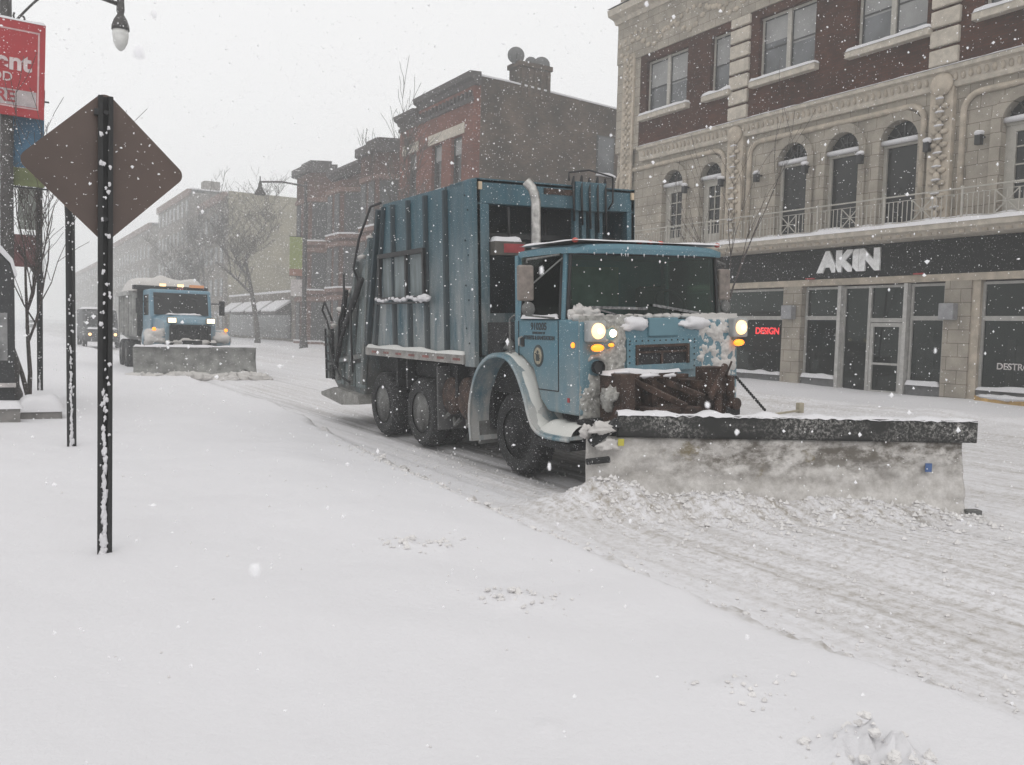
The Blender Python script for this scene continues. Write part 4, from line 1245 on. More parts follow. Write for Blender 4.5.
# ---- refuse body
BL, BR, BY, BT = -1.17, 1.50, 2.25, 3.80
body = MB()
body.box(BL, BL + .05, BY + .02, 6.1, 1.42, BT - .02)
body.prism([(5.4, BT - .02), (6.1, 1.42), (5.4, 1.42)], 'x', BL + .001, BL + .049)
body.box(BR - .05, BR, BY + .02, 6.1, 1.42, BT - .02)
body.box(BL, BR, BY + .9, 5.45, BT - .04, BT + .0)
body.box(BL, BR, BY, 6.1, 1.28, 1.42)
body.f = body.f
bo = None
bodym = MB()
side = [(BY, 1.42), (6.12, 1.42), (5.42, BT), (BY, BT)]
bodym.prism(side, 'x', BL, BL + .06); bodym.prism(side, 'x', BR - .06, BR)
bodym.box(BL + .06, BR - .06, BY + .75, 5.42, BT - .06, BT)
bodym.box(BL + .06, BR - .06, BY, 6.1, 1.36, 1.46)
bo = bodym.build('refuse_body', BLUE, T)
MB().box(BL + .06, BR - .06, BY + .75, BY + .8, 1.46, BT - .06).build('front_bulkhead', M('bulkhead', (.016, .022, .026), .8, var=.6, scale=3, flecks=.3), bo)
ry_ = [5.42, 4.98, 4.38, 3.77, 3.12]
for y in ry_:
    m_ = MB()
    lean = .40 if y > 5.3 else 0
    top = BT - .05
    y2 = y - lean * .8
    m_.hexa([(BL - .058, y - .032 + lean, 1.50), (BL - .001, y - .05 + lean, 1.50), (BL - .001, y + .05 + lean, 1.50), (BL - .058, y + .032 + lean, 1.50)],
            [(BL - .058, y - .032 - lean * .2, top), (BL - .001, y - .05 - lean * .2, top), (BL - .001, y + .05 - lean * .2, top), (BL - .058, y + .032 - lean * .2, top)])
    m_.build('rib', RIB, bo, bevel=.008)
    m_ = MB().box(BR + .001, BR + .08, y - .05, y + .05, 1.5, top); m_.build('rib', RIB, bo)
MB().box(BL - .06, BL + .02, BY - .005, BY + .28, 1.30, BT + .0).build('front_post', BLUE, bo, bevel=.012)
for z in (1.62, 2.2, 2.8, 3.4):
    MB().sphere((BL - .062, BY + .12, z), .014, 6, 4).sphere((BL - .062, BY + .2, z + .2), .014, 6, 4).build('bolt', RIB, bo)
MB().bar((BL - .004, 2.6, 1.5), (BL - .004, 2.6, 3.74), .012, .01, (1, 0, 0)).build('seam', RIB, bo)
# panel seams on the smooth front section
MB().bar((BL - .002, 3.12, 1.5), (BL - .002, 3.12, BT), .02, .01, (1, 0, 0)).build('seam', BLACK, bo)
# access frame and snowy bar
fr = MB()
Xo = BL - .10
fr.box(Xo, Xo + .05, 3.72, 5.48, 2.92, 2.99); fr.box(Xo + .005, Xo + .05, 3.72, 3.78, 2.25, 2.92); fr.box(Xo + .005, Xo + .05, 5.42, 5.48, 2.25, 2.92); fr.box(Xo + .005, Xo + .05, 4.35, 4.41, 2.25, 2.92)
fr.tube([(Xo - .02, 3.68, 2.27), (Xo - .02, 5.5, 2.27)], .02, 6); fr.tube([(Xo - .02, 3.68, 2.19), (Xo - .02, 5.5, 2.19)], .015, 6)
fo_ = fr.build('ladder_frame', BLACK, bo)
pl = MB()
for a, b in ((3.80, 4.33), (4.43, 4.95), (5.02, 5.40)): pl.box(BL - .03, BL - .002, a, b, 2.28, 2.92)
pl.build('grimy_panel', M('grimy_panel', (.17, .20, .205), .8, var=.3, scale=4, streak=True), bo)
sb = MB()
for k in range(14): sb.lump((Xo - .02, 3.66 + .14 * k, 2.25 + .02 * math.sin(k * 5)), .04 + (.05 if k in (0,) else .02 * random.random()), (.7, 1.7, .6), .5, 8, 5, k)
sb.build('snow_cap', SNOW, fo_, smooth=True)
# bottom rail with reflective tape and snow
ra = MB().box(BL - .09, BL + .1, BY + .25, 6.12, 1.33, 1.46).build('side_rail', M('rail', (.26, .25, .235), .7, var=.35, scale=6, flecks=.4), bo)
TAPE = M('dull_red_tape', (.20, .07, .06), .5, var=.5, scale=9)
y = BY + .35
while y < 6.0:
    MB().box(BL - .094, BL - .091, y, y + .22, 1.375, 1.41).build('reflective_tape', TAPE, bo); y += .5
MB().snowcap(BL - .10, BL + .0, BY + .27, 6.1, 1.455, .06, .04, 8, .8).build('snow_cap', snow_mat('rail_snow', (.66, .66, .64)), bo, smooth=True)
MB().box(BR - .02, BR + .08, BY + .25, 6.12, 1.33, 1.46).build('side_rail', RIB, bo)
# body front frame
ff = MB()
ff.box(BL, BL + .20, BY, BY + .12, 1.42, 3.48)
ff.box(BR - .14, BR, BY, BY + .12, 1.42, 3.48)
ff.box(BL, BR, BY, BY + .12, 3.48, BT + .0)
ffo = ff.build('front_frame', BLUE, bo, bevel=.01)
MB().box(BL, BR, BY, BY + .76, BT - .003 - .04, BT + .01).build('top_plate', BLUE, bo)
MB().box(BL + .2, BR - .14, BY + .06, BY + .1, 1.42, 2.02).build('lower_panel', BLUE, bo)
MB().box(-.10, .42, BY - .012, BY, 3.66, 3.74).build('rust_strip', RUST, bo)
col_ = MB()
for x in (.42, .55, .70, .84): col_.box(x, x + .075, BY + .0, BY + .10, 2.0, 3.50)
col_.box(.40, .94, BY - .06, BY - .001, 3.45, 3.86)
col_.build('lift_mast', BLUE, bo, bevel=.01)
hz = MB()
for k in range(5):
    x = .36 + k * .14
    hz.tube([(x, BY - .08, 3.3 - .05 * k), (x - .02, BY - .09, 3.7), (x + .03, BY - .02, 3.92 + .02 * (k % 2)), (x + .12, BY + .15, 3.85)], .016, 6)
hz.tube([(.3, BY - .04, 3.86), (.28, BY - .06, 3.97), (.6, BY - .1, 4.02), (1.02, BY - .1, 3.95), (1.06, BY - .05, 3.6), (1.0, BY - .02, 3.5)], .014, 6)
hz.tube([(-.66, BY + .0, 2.9), (-.66, BY + .02, 3.45)], .02, 6); hz.tube([(.1, BY + .3, 2.2), (.12, BY + .3, 3.45)], .03, 6)
hz.build('hydraulic_hose', BLACK, bo, smooth=True)
bxo = MB().box(BL + .22, -.48, BY - .12, BY + .12, 2.80, 2.98).build('reflector_box', M('grime_box', (.10, .09, .08), .8), bo)
MB().box(-.82, -.50, BY - .125, BY - .121, 2.83, 2.95).build('red_tape', REFL, bxo)
MB().snowcap(BL + .22, -.50, BY - .12, BY + .1, 2.97, .09, .04, 6, .6).build('snow_cap', SNOW, bxo, smooth=True)
MB().box(BL + .22, BR - .16, BY + .25, BY + .28, 3.05, 3.12).build('cross_bar', BLACK, bo)
for x in (BL + .06, BR - .05):
    MB().box(x - .03, x + .02, BY - .03, BY + .0, 3.66, 3.76).build('marker_lamp', M('dim_lamp', (.5, .4, .28), .4), bo)
# stuff behind the cab
mc = MB().box(-1.1, .9, 1.3, 2.1, 1.0, 1.9).box(-.5, .8, 1.5, 2.2, 1.9, 2.7)
mc.tube([(-1.2, 1.5, 1.5), (-1.22, 1.5, 1.62), (-1.1, 1.6, 1.72), (-.9, 1.7, 1.7)], .05, 8)
mc.build('pump_gear', DARK, T)
MB().tube([(-1.22, 1.25, 1.5), (-1.24, 1.3, 1.64), (-1.24, 1.4, 1.58)], [.05, .06, .03], 8).lump((-1.22, 1.25, 1.52), .11, (1, 1, .5), .4).build('cap', RIM, T, smooth=True)
# ---- tailgate / hopper
tg = [(5.46, BT - .03), (6.55, 2.98), (7.15, 2.38), (7.5, 2.12), (8.05, 1.85), (8.12, 1.70), (8.14, .80), (7.85, .62), (6.5, .60), (6.15, 1.40)]
tgo = MB().prism(tg, 'x', BL + .02, BR - .02).build('tailgate', TAIL, T, bevel=.03)
lipp = MB().prism([(7.7, .66), (8.45, .52), (8.42, .46), (7.3, .36), (6.4, .44), (6.45, .6)], 'x', BL - .12, BR + .1).build('hopper_lip', M('lip', (.24, .235, .22), .8, var=.35, scale=5, flecks=.5), tgo)
def side_arm(p, q, w_, name, mat, x=BL - .06, d=.08):
    return MB().bar((x, p[0], p[1]), (x, q[0], q[1]), w_, d, (1, 0, 0)).build(name, mat, tgo, bevel=.01)
side_arm((6.35, .8), (5.85, 3.3), .10, 'frame_rail', TAIL); side_arm((7.0, .75), (6.5, 2.95), .09, 'frame_rail', TAIL)
side_arm((7.6, .8), (7.1, 2.4), .08, 'frame_rail', TAIL); side_arm((6.3, 1.3), (8.05, 1.1), .09, 'frame_rail', TAIL)
side_arm((6.1, 1.5), (5.46, 3.72), .10, 'frame_rail', RIB)
TPAL = M('hopper_panel', (.15, .18, .18), .75, var=.4, scale=5, streak=True, flecks=.4)
for (a, b, c_, d) in (((6.45, 1.35), (6.02, 3.0), (6.38, 2.75), (6.78, 1.30)), ((7.0, 1.35), (6.62, 2.65), (6.88, 2.42), (7.18, 1.30)), ((7.4, 1.30), (7.1, 2.2), (7.45, 2.0), (7.75, 1.25))):
    MB().prism([a, b, c_, d], 'x', BL - .02, BL + .015).build('hopper_panel', TPAL, tgo, bevel=.006)
for k in range(3):
    MB().prism([(6.35 + k * .55, .72), (6.35 + k * .55, 1.18), (6.8 + k * .5, 1.14), (6.8 + k * .5, .72)], 'x', BL - .02, BL + .015).build('hopper_panel', TPAL, tgo, bevel=.006)
side_arm((8.05, .8), (8.05, 1.75), .10, 'frame_rail', TAIL)
MB().tube([(BL - .12, 7.0, 1.80), (BL - .12, 6.15, 2.62)], .055, 10).tube([(BL - .12, 7.45, 1.35), (BL - .12, 7.0, 1.80)], .035, 8).build('hydraulic_ram', BLACK, tgo, smooth=True)
MB().tube([(BL - .11, 7.55, 1.0), (BL - .11, 6.95, 2.45)], .05, 8).build('hydraulic_ram', DARK, tgo, smooth=True)
hh = MB()
hh.tube([(BL - .05, 5.38, BT + .02), (BL - .14, 5.6, BT - .02), (BL - .2, 6.0, 3.3), (BL - .2, 6.3, 2.8), (BL - .16, 6.2, 2.6)], .022, 6)
hh.tube([(BL - .16, 6.9, 2.75), (BL - .2, 6.8, 2.2), (BL - .2, 7.1, 1.9), (BL - .15, 7.3, 1.5)], .02, 6)
hh.tube([(BL - .15, 7.6, 1.9), (BL - .2, 7.85, 2.25), (BL - .2, 8.0, 2.1), (BL - .15, 7.9, 1.9), (BL - .18, 7.7, 1.75)], .02, 6)
hh.tube([(BL - .12, 7.9, 1.5), (BL - .2, 7.5, 1.2), (BL - .18, 7.2, .9), (BL - .1, 6.9, .8)], .02, 6)
hh.tube([(BL - .12, 6.7, 2.2), (BL - .2, 6.5, 1.6), (BL - .15, 6.6, 1.0)], .02, 6)
hh.build('hydraulic_hose', BLACK, tgo, smooth=True)
rk = MB()
for k in range(5): rk.box(BL - .12, BL - .07, 7.75, 8.15, .95 + k * .16, .99 + k * .16)
rk.box(BL - .12, BL - .07, 7.75, 7.80, .8, 1.75); rk.box(BL - .12, BL - .07, 8.1, 8.15, .8, 1.75)
rk.build('control_rack', DARK, tgo)
for k in range(6):
    y = 5.9 + k * .38; zz = 3.3 - (y - 5.9) * .78
    MB().lump((BL - .05, y, zz), .07, (.8, 1.3, .6), .5, 8, 5, k).build('snow_clump', SNOWD, tgo, smooth=True)

# ---- plow (world coordinates brought into the truck frame)
P0 = Vector((5.16, 7.1, 0)); P1 = Vector((8.88, 5.32, 0)); PD = (P1 - P0); PLn = PD.length; PD.normalize()
PN = Vector((PD.y, -PD.x, 0))
if PN.y > 0: PN = -PN          # points ahead of the blade
plow = bpy.data.objects.new('plow', None); COL.objects.link(plow); plow.parent = T
def pw_(s, n, z): return tuple(P0 + PD * s + PN * n + Vector((0, 0, z)))
def blade_sheet(s0, s1, prof, th, mat, name, nz_=.0, seed=0, ds_=.05, zoff=None):
    m = MB(); ns = int((s1 - s0) / ds_)
    for side_ in (0, 1):
        for i in range(ns + 1):
            s = s0 + (s1 - s0) * i / ns
            for (n_, z) in prof:
                q = 0
                if side_ == 0 and nz_:
                    q = nz_ * (mnoise.fractal(Vector((s * 2.5, z * 5, seed)), .9, 2.1, 5) + .25)
                    q = max(q, -.004)
                zz = z + (0 if zoff is None else zoff(s, z))
                m.v.append(pw_(s, n_ + q - side_ * th, zz))
    n = len(prof); L_ = (ns + 1) * n
    for side_ in (0, 1):
        for i in range(ns):
            for k in range(n - 1):
                a = side_ * L_ + i * n + k; m.f.append((a, a + 1, a + n + 1, a + n))
    for i in range(ns):
        for k in (0, n - 1):
            a = i * n + k; m.f.append((a, a + n, a + n + L_, a + L_))
    for k in range(n - 1):
        for i in (0, ns):
            a = i * n + k; m.f.append((a, a + 1, a + 1 + L_, a + L_))
    return m.xf(TI).build(name, mat, plow, smooth=True)
zs = [-.02 + .034 * k for k in range(24)]
prof = [(.16 * (1 - (z / .75)) ** 2 + .02 * z, z) for z in zs]
BLADE = bpy.data.materials.new('blade_caked')
t, p = nodes(BLADE)
tc = t.nodes.new('ShaderNodeTexCoord')
v = tc.outputs['Object']
n1 = ramp(t, noise(t, stretch(t, v, (1, 1, 1.7)), 2.2, 10, .72), .42, .54)
n2 = ramp(t, noise(t, v, 9, 8, .75), .3, .7)
cc_ = mixc(t, n2, (.36, .34, .315), (.64, .62, .60))
sp = t.nodes.new('ShaderNodeSeparateXYZ'); t.links.new(v, sp.inputs[0])
band_ = math_(t, 'MULTIPLY', math_(t, 'MULTIPLY', ramp(t, sp.outputs[2], .15, .5), ramp(t, sp.outputs[0], -1.4, -.5)), n1)
cc_ = mixc(t, math_(t, 'MULTIPLY', band_, .85), cc_, (.075, .062, .045))
n4 = ramp(t, noise(t, v, 4.0, 4), .62, .68)
cc_ = mixc(t, math_(t, 'MULTIPLY', math_(t, 'MULTIPLY', n4, band_), .8), cc_, (.16, .12, .035))
t.links.new(cc_, p.inputs['Base Color']); p.inputs['Roughness'].default_value = .85
bump(t, p, noise(t, v, 22, 9, .75), .8, .012)
blade_sheet(0, PLn - .12, prof, .03, BLADE, 'moldboard', .055, 3, .025)
prof2 = [(.02, .765), (.072, .765), (.076, .80), (.076, .96), (.072, .995), (.02, .995)]
blade_sheet(.30, PLn, prof2, .04, BLACKR, 'deflector', .008, 8, .04)
# top ledge snow on the deflector
ts = MB(); ns = 110
for i in range(ns + 1):
    s = .30 + (PLn - .3) * i / ns
    h = .012 + .04 * max(0, mnoise.noise(Vector((s * 3.5, 1, 2))) + .35 - .25 * s / PLn)
    for (n_, q) in ((.09, -.006), (.05, h), (-.02, h * 1.3), (-.08, -.01)): ts.v.append(pw_(s, n_ + .012 * mnoise.noise(Vector((s * 9, 3, n_ * 9))), .992 + q + .018 * mnoise.noise(Vector((s * 14, n_ * 20, 1)))))
for i in range(ns):
    for k in range(3):
        a = i * 4 + k; ts.f.append((a, a + 1, a + 5, a + 4))
ts.xf(TI).build('snow_cap', SNOW, plow, smooth=True)
# left end bracket
eb = MB()
eb.bar(pw_(.02, .12, .70), pw_(.30, .10, .93), .07, .09); eb.bar(pw_(-.02, .14, .52), pw_(.22, .14, .55), .06, .06)
eb.xf(TI).build('end_bracket', DARK, plow, bevel=.01)
MB().lump(pw_(.14, .12, .86), .085, (1.7, .8, .7), .8, 14, 9, 3).lump(pw_(.2, .12, .70), .082, (1.5, .6, .8), .7, 14, 9, 7).lump(pw_(-.02, .06, .82), .081, (.7, .8, .7), .7, 14, 9, 9).xf(TI).build('ice_clump', SNOWD, plow, smooth=True)
MB().bar(pw_(.30, .125, .72), pw_(.36, .125, .72), .01, .07).xf(TI).build('yellow_tag', M('yellow_tag', (.40, .36, .05), .6), plow)
sh = MB().bar(pw_(PLn - .14, .16, .0), pw_(PLn + .02, .16, .0), .10, .16).xf(TI).build('plow_shoe', RIM, plow, bevel=.01)
MB().bar(pw_(PLn - .55, .075, .50), pw_(PLn - .48, .075, .50), .01, .09).xf(TI).build('blue_tag', M('blue_tag', (.06, .12, .28), .6), plow)
# blade back structure + hitch
bk = MB()
for s in (.4, 1.1, 1.9, 2.7, 3.5): bk.bar(pw_(s, -.04, .08), pw_(s, -.10, .92), .05, .12)
bk.bar(pw_(.2, -.12, .25), pw_(PLn - .2, -.12, .25), .1, .1); bk.bar(pw_(.2, -.12, .7), pw_(PLn - .2, -.12, .7), .08, .08)
for s, x in ((1.0, 6.2), (2.6, 7.3)):
    bk.bar(pw_(s, -.12, .3), (x, 7.9, .5), .12, .12)
bk.xf(TI).build('push_frame', RUST, plow)
hm = MB()
hm.box(-1.0, -.80, -.62, -.23, .78, 1.36)
hm.build('hitch_plate', RUST, plow, bevel=.01)
hm = MB().box(-.79, .0, -.40, -.23, .75, 1.33)
hm.bar((-.76, -.42, 1.30), (-.36, -.95, 1.00), .05, .07); hm.bar((-.46, -.42, 1.32), (-.06, -.9, 1.08), .05, .07); hm.bar((-.80, -.60, 1.33), (-.04, -.60, 1.30), .06, .05); hm.box(-.7, -.1, -.9, -.45, .7, .98); hm.box(-.55, -.48, -.60, -.4, .8, 1.28)
hm.build('hitch_frame', RUST, plow, bevel=.01)
hm = MB().box(-.02, .42, -.75, -.25, .78, 1.25).box(.08, .30, -.85, -.6, 1.1, 1.40)
hm.tube([(.02, -.9, 1.05), (.2, -.95, 1.42), (.34, -.8, 1.30)], .04, 8).tube([(.35, -.88, .95), (.35, -.88, 1.3)], .05, 8).tube([(.12, -.92, .9), (.12, -.92, 1.2)], .045, 8).tube([(.42, -.7, 1.2), (.5, -.75, 1.45)], .014, 6)
hm.lathe([(.02, -.02), (.07, -.01), (.07, .05)], (.40, -.93, .98), 'y', 14)
hm.build('lift_cylinder', RUST, plow, bevel=.008)
cn = MB(); 
for k in range(17):
    a = Vector((.40, -.92, 1.28)).lerp(Vector((.72, -1.05, .90)), k / 16.0)
    cn.sphere(tuple(a), .018, 6, 4, (1, .6, 1.3) if k % 2 else (.6, 1, 1.3))
cn.build('chain', BLACK, plow)
sn = MB().snowcap(-1.02, .02, -.46, -.24, 1.335, .05, .03, 4, 1.4).lump((-.62, -.62, 1.33), .045, (3.2, .8, .6), .7).lump((-.3, -.61, 1.315), .04, (2.6, .8, .6), .7, seed=4).lump((-.9, -.5, 1.37), .05, (1.6, 1.6, .5), .6, seed=6).build('snow_cap', SNOW, plow, smooth=True)
sn = MB().lump((-1.0, -.45, 1.08), .11, (.6, 1.2, 1.1), .8, 14, 9, 5).build('ice_clump', SNOWR, plow, smooth=True)
st_ = MB().bar(pw_(1.9, -.10, 1.0), pw_(2.45, -.45, 1.03), .02, .02).bar(pw_(2.42, -.45, 1.0), pw_(2.42, -.45, 1.11), .07, .05).xf(TI).build('marker_arm', M('tan', (.38, .34, .26), .7), plow)

# ------------------------------------------------------------------ second plow truck
BLUE2 = M('pale_truck_blue', (.10, .215, .29), .4, var=.12, grime=(.7, 2.0), gcol=(.30, .31, .31), gamt=.8, flecks=.2)
GREY2 = M('salt_grey', (.30, .30, .29), .8, var=.4, scale=4, flecks=.3)
T2 = thing('dump_truck', 'light blue dump truck with a snow-heaped salt body and plow, second vehicle in line', 'truck', (5.62, 29.2, .05))
b_ = MB().prism([(2.2, 1.05), (3.9, 1.05), (3.9, 2.84), (2.45, 2.84), (2.2, 1.92)], 'x', -1.0, 1.0)
cb2 = b_.build('cab', BLUE2, T2, bevel=.06)
MB().prism([(2.17, 1.98), (2.20, 1.98), (2.43, 2.72), (2.40, 2.72)], 'x', -.88, .88).build('windshield', WINDARK, cb2)
MB().box(-1.006, -1.001, 2.6, 3.6, 1.95, 2.65).build('side_window', WINDARK, cb2)
MB().bar((-.3, 2.20, 2.05), (-.6, 2.32, 2.35), .03, .02).build('wiper', WHITEP, cb2)
hv = MB(); NH = 13
for (y, zt_, hw_) in ((2.26, 2.02, .92), (1.6, 2.00, .86), (1.0, 1.94, .82), (.70, 1.86, .80), (.60, 1.72, .78)):
    for k in range(NH):
        u = -1 + 2 * k / (NH - 1)
        hv.v.append((u * hw_, y, zt_ - .16 * abs(u) ** 3))
    for k in range(NH - 1, -1, -1):
        hv.v.append(((-1 + 2 * k / (NH - 1)) * hw_, y, 1.05))
for i in range(4):
    for k in range(2 * NH):
        a, b = i * 2 * NH + k, i * 2 * NH + (k + 1) % (2 * NH); hv.f.append((a, b, b + 2 * NH, a + 2 * NH))
hv.f.append(tuple(range(4 * 2 * NH, 5 * 2 * NH)))
hd = hv.build('hood', BLUE2, T2, bevel=.02)
MB().snowcap(-.55, .5, 1.3, 2.2, 1.98, .05, .08, 4, 1.3).build('snow_cap', SNOW, hd, smooth=True)
MB().box(-.55, .55, .55, .615, 1.05, 1.62).build('grille', DARK, T2)
gb = MB()
for x in (-.62, -.38, .32, .56): gb.box(x - .05, x + .05, .46, .54, .9, 1.62)
gb.box(-.62, .56, .46, .54, 1.58, 1.66); gb.box(-.3, .3, .3, .5, .95, 1.15)
gb.build('plow_hoist', DARK, T2)
for s_ in (-1, 1):
    fe = MB().prism([(.6, .95), (.6, 1.3), (.8, 1.48), (1.9, 1.5), (2.2, 1.3), (2.2, .95), (2.0, .95), (1.9, 1.15), (.9, 1.15), (.85, .95)], 'x', .78 * s_, 1.28 * s_).build('fender', BLUE2, T2, bevel=.06)
    MB().lump((1.0 * s_, .78, 1.2), .36, (1.0, .7, .85), .5, 14, 9, s_).build('ice_clump', SNOWD, fe, smooth=True)
    l = MB().box(.60 * s_ - .15, .60 * s_ + .15, .46, .60, 1.70, 1.88).build('headlamp', RIM, T2, bevel=.03)
    MB().box(.60 * s_ - .12, .60 * s_ + .12, .44, .459, 1.72, 1.86).build('lens', emis('warm_lens', (1, .82, .55), 2.4), l, bevel=.01)
    MB().sphere((1.12 * s_, .62, 1.50), .06, 8, 5).build('marker_lamp', AMBER, T2)
    wheel(T2, 1.05 * s_, 1.4, .52, s_, .52)
    for y in (4.9, 6.2): wheel(T2, 1.18 * s_, y, .52, s_, .54, .5)
    MB().tube([(s_ * 1.02, 2.5, 2.4), (s_ * 1.35, 2.3, 2.4)], .02, 5).box(s_ * 1.35 - .09, s_ * 1.35 + .09, 2.25, 2.32, 2.0, 2.5).build('mirror', DARK, T2)
MB().box(-.5, .5, .6, 7.2, .7, 1.0).build('chassis', DARK, T2)
MB().box(-1.2, 1.2, .35, .5, .75, .95).build('bumper', RIM, T2)
bd = MB()
bd.prism([(-1.3, 1.25), (-1.3, 2.75), (1.3, 2.75), (1.3, 1.25), (.9, .95), (-.9, .95)], 'y', 4.2, 7.6)
bdo = bd.build('salt_body', GREY2, T2, bevel=.03)
rb2 = MB()
for k in range(6): rb2.box(-1.37, -1.30, 4.3 + k * .62, 4.4 + k * .62, 1.2, 2.75)
rb2.box(-1.42, -1.3, 4.2, 7.6, 2.65, 2.8); rb2.build('rib', GREY2, bdo)
MB().box(-1.3, 1.2, 3.85, 4.25, 2.86, 3.0).build('cab_shield', DARK, bdo)
MB().box(-1.15, 1.15, 3.95, 4.2, 1.2, 2.86).build('body_front', DARK, bdo)
ls_ = MB().snowcap(-1.3, 1.25, 4.3, 7.5, 2.78, .50, .12, 4, .4)
ls_.build('snow_load', SNOWD, bdo, smooth=True)
for x in (-.35, .25):
    MB().box(x - .10, x + .10, 3.80, 3.86, 2.99, 3.08).build('work_lamp', HEADL, T2)
MB().box(.55, 1.05, 3.80, 3.86, 2.98, 3.08).build('amber_lightbar', emis('amber_bar', (.6, .26, .12), .2), T2)
for x in (-.08, 0, .08): MB().sphere((x, 2.55, 2.87), .03, 6, 4).build('marker_lamp', REDL, T2)
pl2 = bpy.data.objects.new('plow', None); COL.objects.link(pl2); pl2.parent = T2
m = MB()
pf = [(.0 + .30 * (1 - k / 10) ** 2 + .10 * (k / 10) ** 4, .02 + .095 * k) for k in range(11)]
for side_ in (0, .04):
    for i in range(31):
        x = -1.85 + 3.7 * i / 30
        for n_, z in pf: m.v.append((x, -.25 - .10 * (x / 1.85) - n_ + side_ - .03 * mnoise.noise(Vector((x * 3, z * 4, 1))), z))
for lay in (0, 31 * 11):
    for i in range(30):
        for k in range(10):
            a = lay + i * 11 + k; m.f.append((a, a + 1, a + 12, a + 11))
for i in range(30):
    for k in (0, 10): a = i * 11 + k; m.f.append((a, a + 11, a + 11 + 341, a + 341))
for k in range(10):
    for i in (0, 30): a = i * 11 + k; m.f.append((a, a + 1, a + 342, a + 341))
m.build('moldboard', M('blade_grey', (.20, .20, .19), .85, var=.5, scale=3, bmp=.6, bscale=12, flecks=.3), pl2, smooth=True)
MB().snowcap(-1.85, 1.85, -.38, -.22, .95, .08, .05, 3, .8).build('snow_cap', SNOW, pl2, smooth=True)
MB().lathe([(.02, -.04), (.09, -.03), (.09, .03)], (1.45, -.62, .18), 'y', 12).build('plow_shoe', DARK, pl2)
MB().snowcap(-.8, .8, .44, .62, 1.08, .06, .04, 3, 1.0).lump((0, .5, 1.05), .25, (1.8, .4, .6), .7, seed=3).build('ice_clump', SNOWD, T2, smooth=True)
MB().bar((-.5, .6, .5), (-.5, -.2, .4), .12, .12).bar((.5, .6, .5), (.5, -.2, .4), .12, .12).build('push_frame', DARK, pl2)
# powder thrown by the blade
pw2 = MB(); rnd = random.Random(2)
for k in range(46):
    x = -2.0 + 4.0 * rnd.random()
    pw2.lump((x, -.75 + rnd.uniform(-.3, .25), .02), rnd.uniform(.12, .30), (1.5, 1, .6), .8, 10, 7, k)
pw2.v = [(x + 5.62, y + 29.2, z + .02) for x, y, z in pw2.v]
tag(pw2.build('pushed_snow', SNOWD, None, smooth=True), 'grey heap of loose snow rolling before the second plow', 'snow pile', kind='stuff')

# third vehicle, and far cars
DK3 = M('dark_van_paint', (.05, .05, .052), .6, var=.4, flecks=.3)
T3 = thing('delivery_van', 'dark van with rounded snow-edged roof following behind the second plow truck', 'van', (5.85, 58, .05))
MB().prism([(0, .4), (0, 1.1), (.9, 1.3), (1.5, 2.1), (1.8, 2.35), (5.5, 2.4), (5.6, .4)], 'x', -.98, .98).build('body', DK3, T3, bevel=.15)
MB().prism([(.93, 1.36), (.88, 1.34), (1.44, 2.06), (1.47, 2.02)], 'x', -.8, .8).build('windshield', WINDARK, T3)
MB().snowcap(-.9, .9, 1.7, 5.4, 2.38, .12, .15, 1).build('snow_cap', SNOW, T3, smooth=True)
MB().snowcap(-.85, .85, .05, .9, 1.16, .10, .12, 1).build('snow_cap', SNOW, T3, smooth=True)
for s_ in (-1, 1):
    MB().lathe([(.09, 0), (.02, -.03)], (s_ * .7, -.01, .85), 'y', 10).build('headlamp', emis('dim_headlamp', (1, .55, .25), 2.0), T3)
    for y in (.9, 4.5): wheel(T3, s_ * .9, y, .36, s_, .36, .24)
def sedan(name, label, loc, paint, lit=0, group=None, snow=True, rz__=0):
    o = thing(name, label, 'car', loc, rz__, group)
    body = [(0.05, .35), (0, .6), (.12, .78), (1.15, .92), (1.75, 1.38), (2.3, 1.45), (3.2, 1.42), (3.85, 1.02), (4.45, .95), (4.5, .5), (4.4, .35)]
    MB().prism(body, 'x', -.86, .86).build('body', paint, o, bevel=.1)
    MB().prism([(1.14, .95), (1.19, .93), (1.76, 1.35), (1.72, 1.37)], 'x', -.72, .72).build('windshield', WINDARK, o)
    for s_ in (-1, 1):
        MB().prism([(1.45, .95), (1.85, 1.30), (3.1, 1.32), (3.6, 1.0)], 'x', s_ * .862, s_ * .868).build('side_window', WINDARK, o)
        for y in (.85, 3.6): wheel(o, s_ * .78, y, .31, s_, .31, .2)
        MB().box(s_ * .6 - .13, s_ * .6 + .13, -.02, .04, .60, .72).build('headlamp', HEADD if lit else RIM, o)
    if snow:
        MB().snowcap(-.8, .8, 1.7, 3.3, 1.38, .28, .15, loc[1]).build('snow_cap', SNOW, o, smooth=True)
        MB().snowcap(-.8, .8, .1, 1.3, .82, .20, .15, loc[1]).build('snow_cap', SNOW, o, smooth=True)
        MB().snowcap(-.8, .8, 3.7, 4.45, .92, .2, .15, loc[1]).build('snow_cap', SNOW, o, smooth=True)
    return o
sedan('car', 'distant car with two lit headlamps, far down the street at the left', (5.2, 140, .05), DK3, 1)
PAINTS = [M('car_paint_a', (.03, .035, .045), .3), M('car_paint_b', (.15, .15, .16), .3), M('car_paint_c', (.14, .03, .03), .3)]
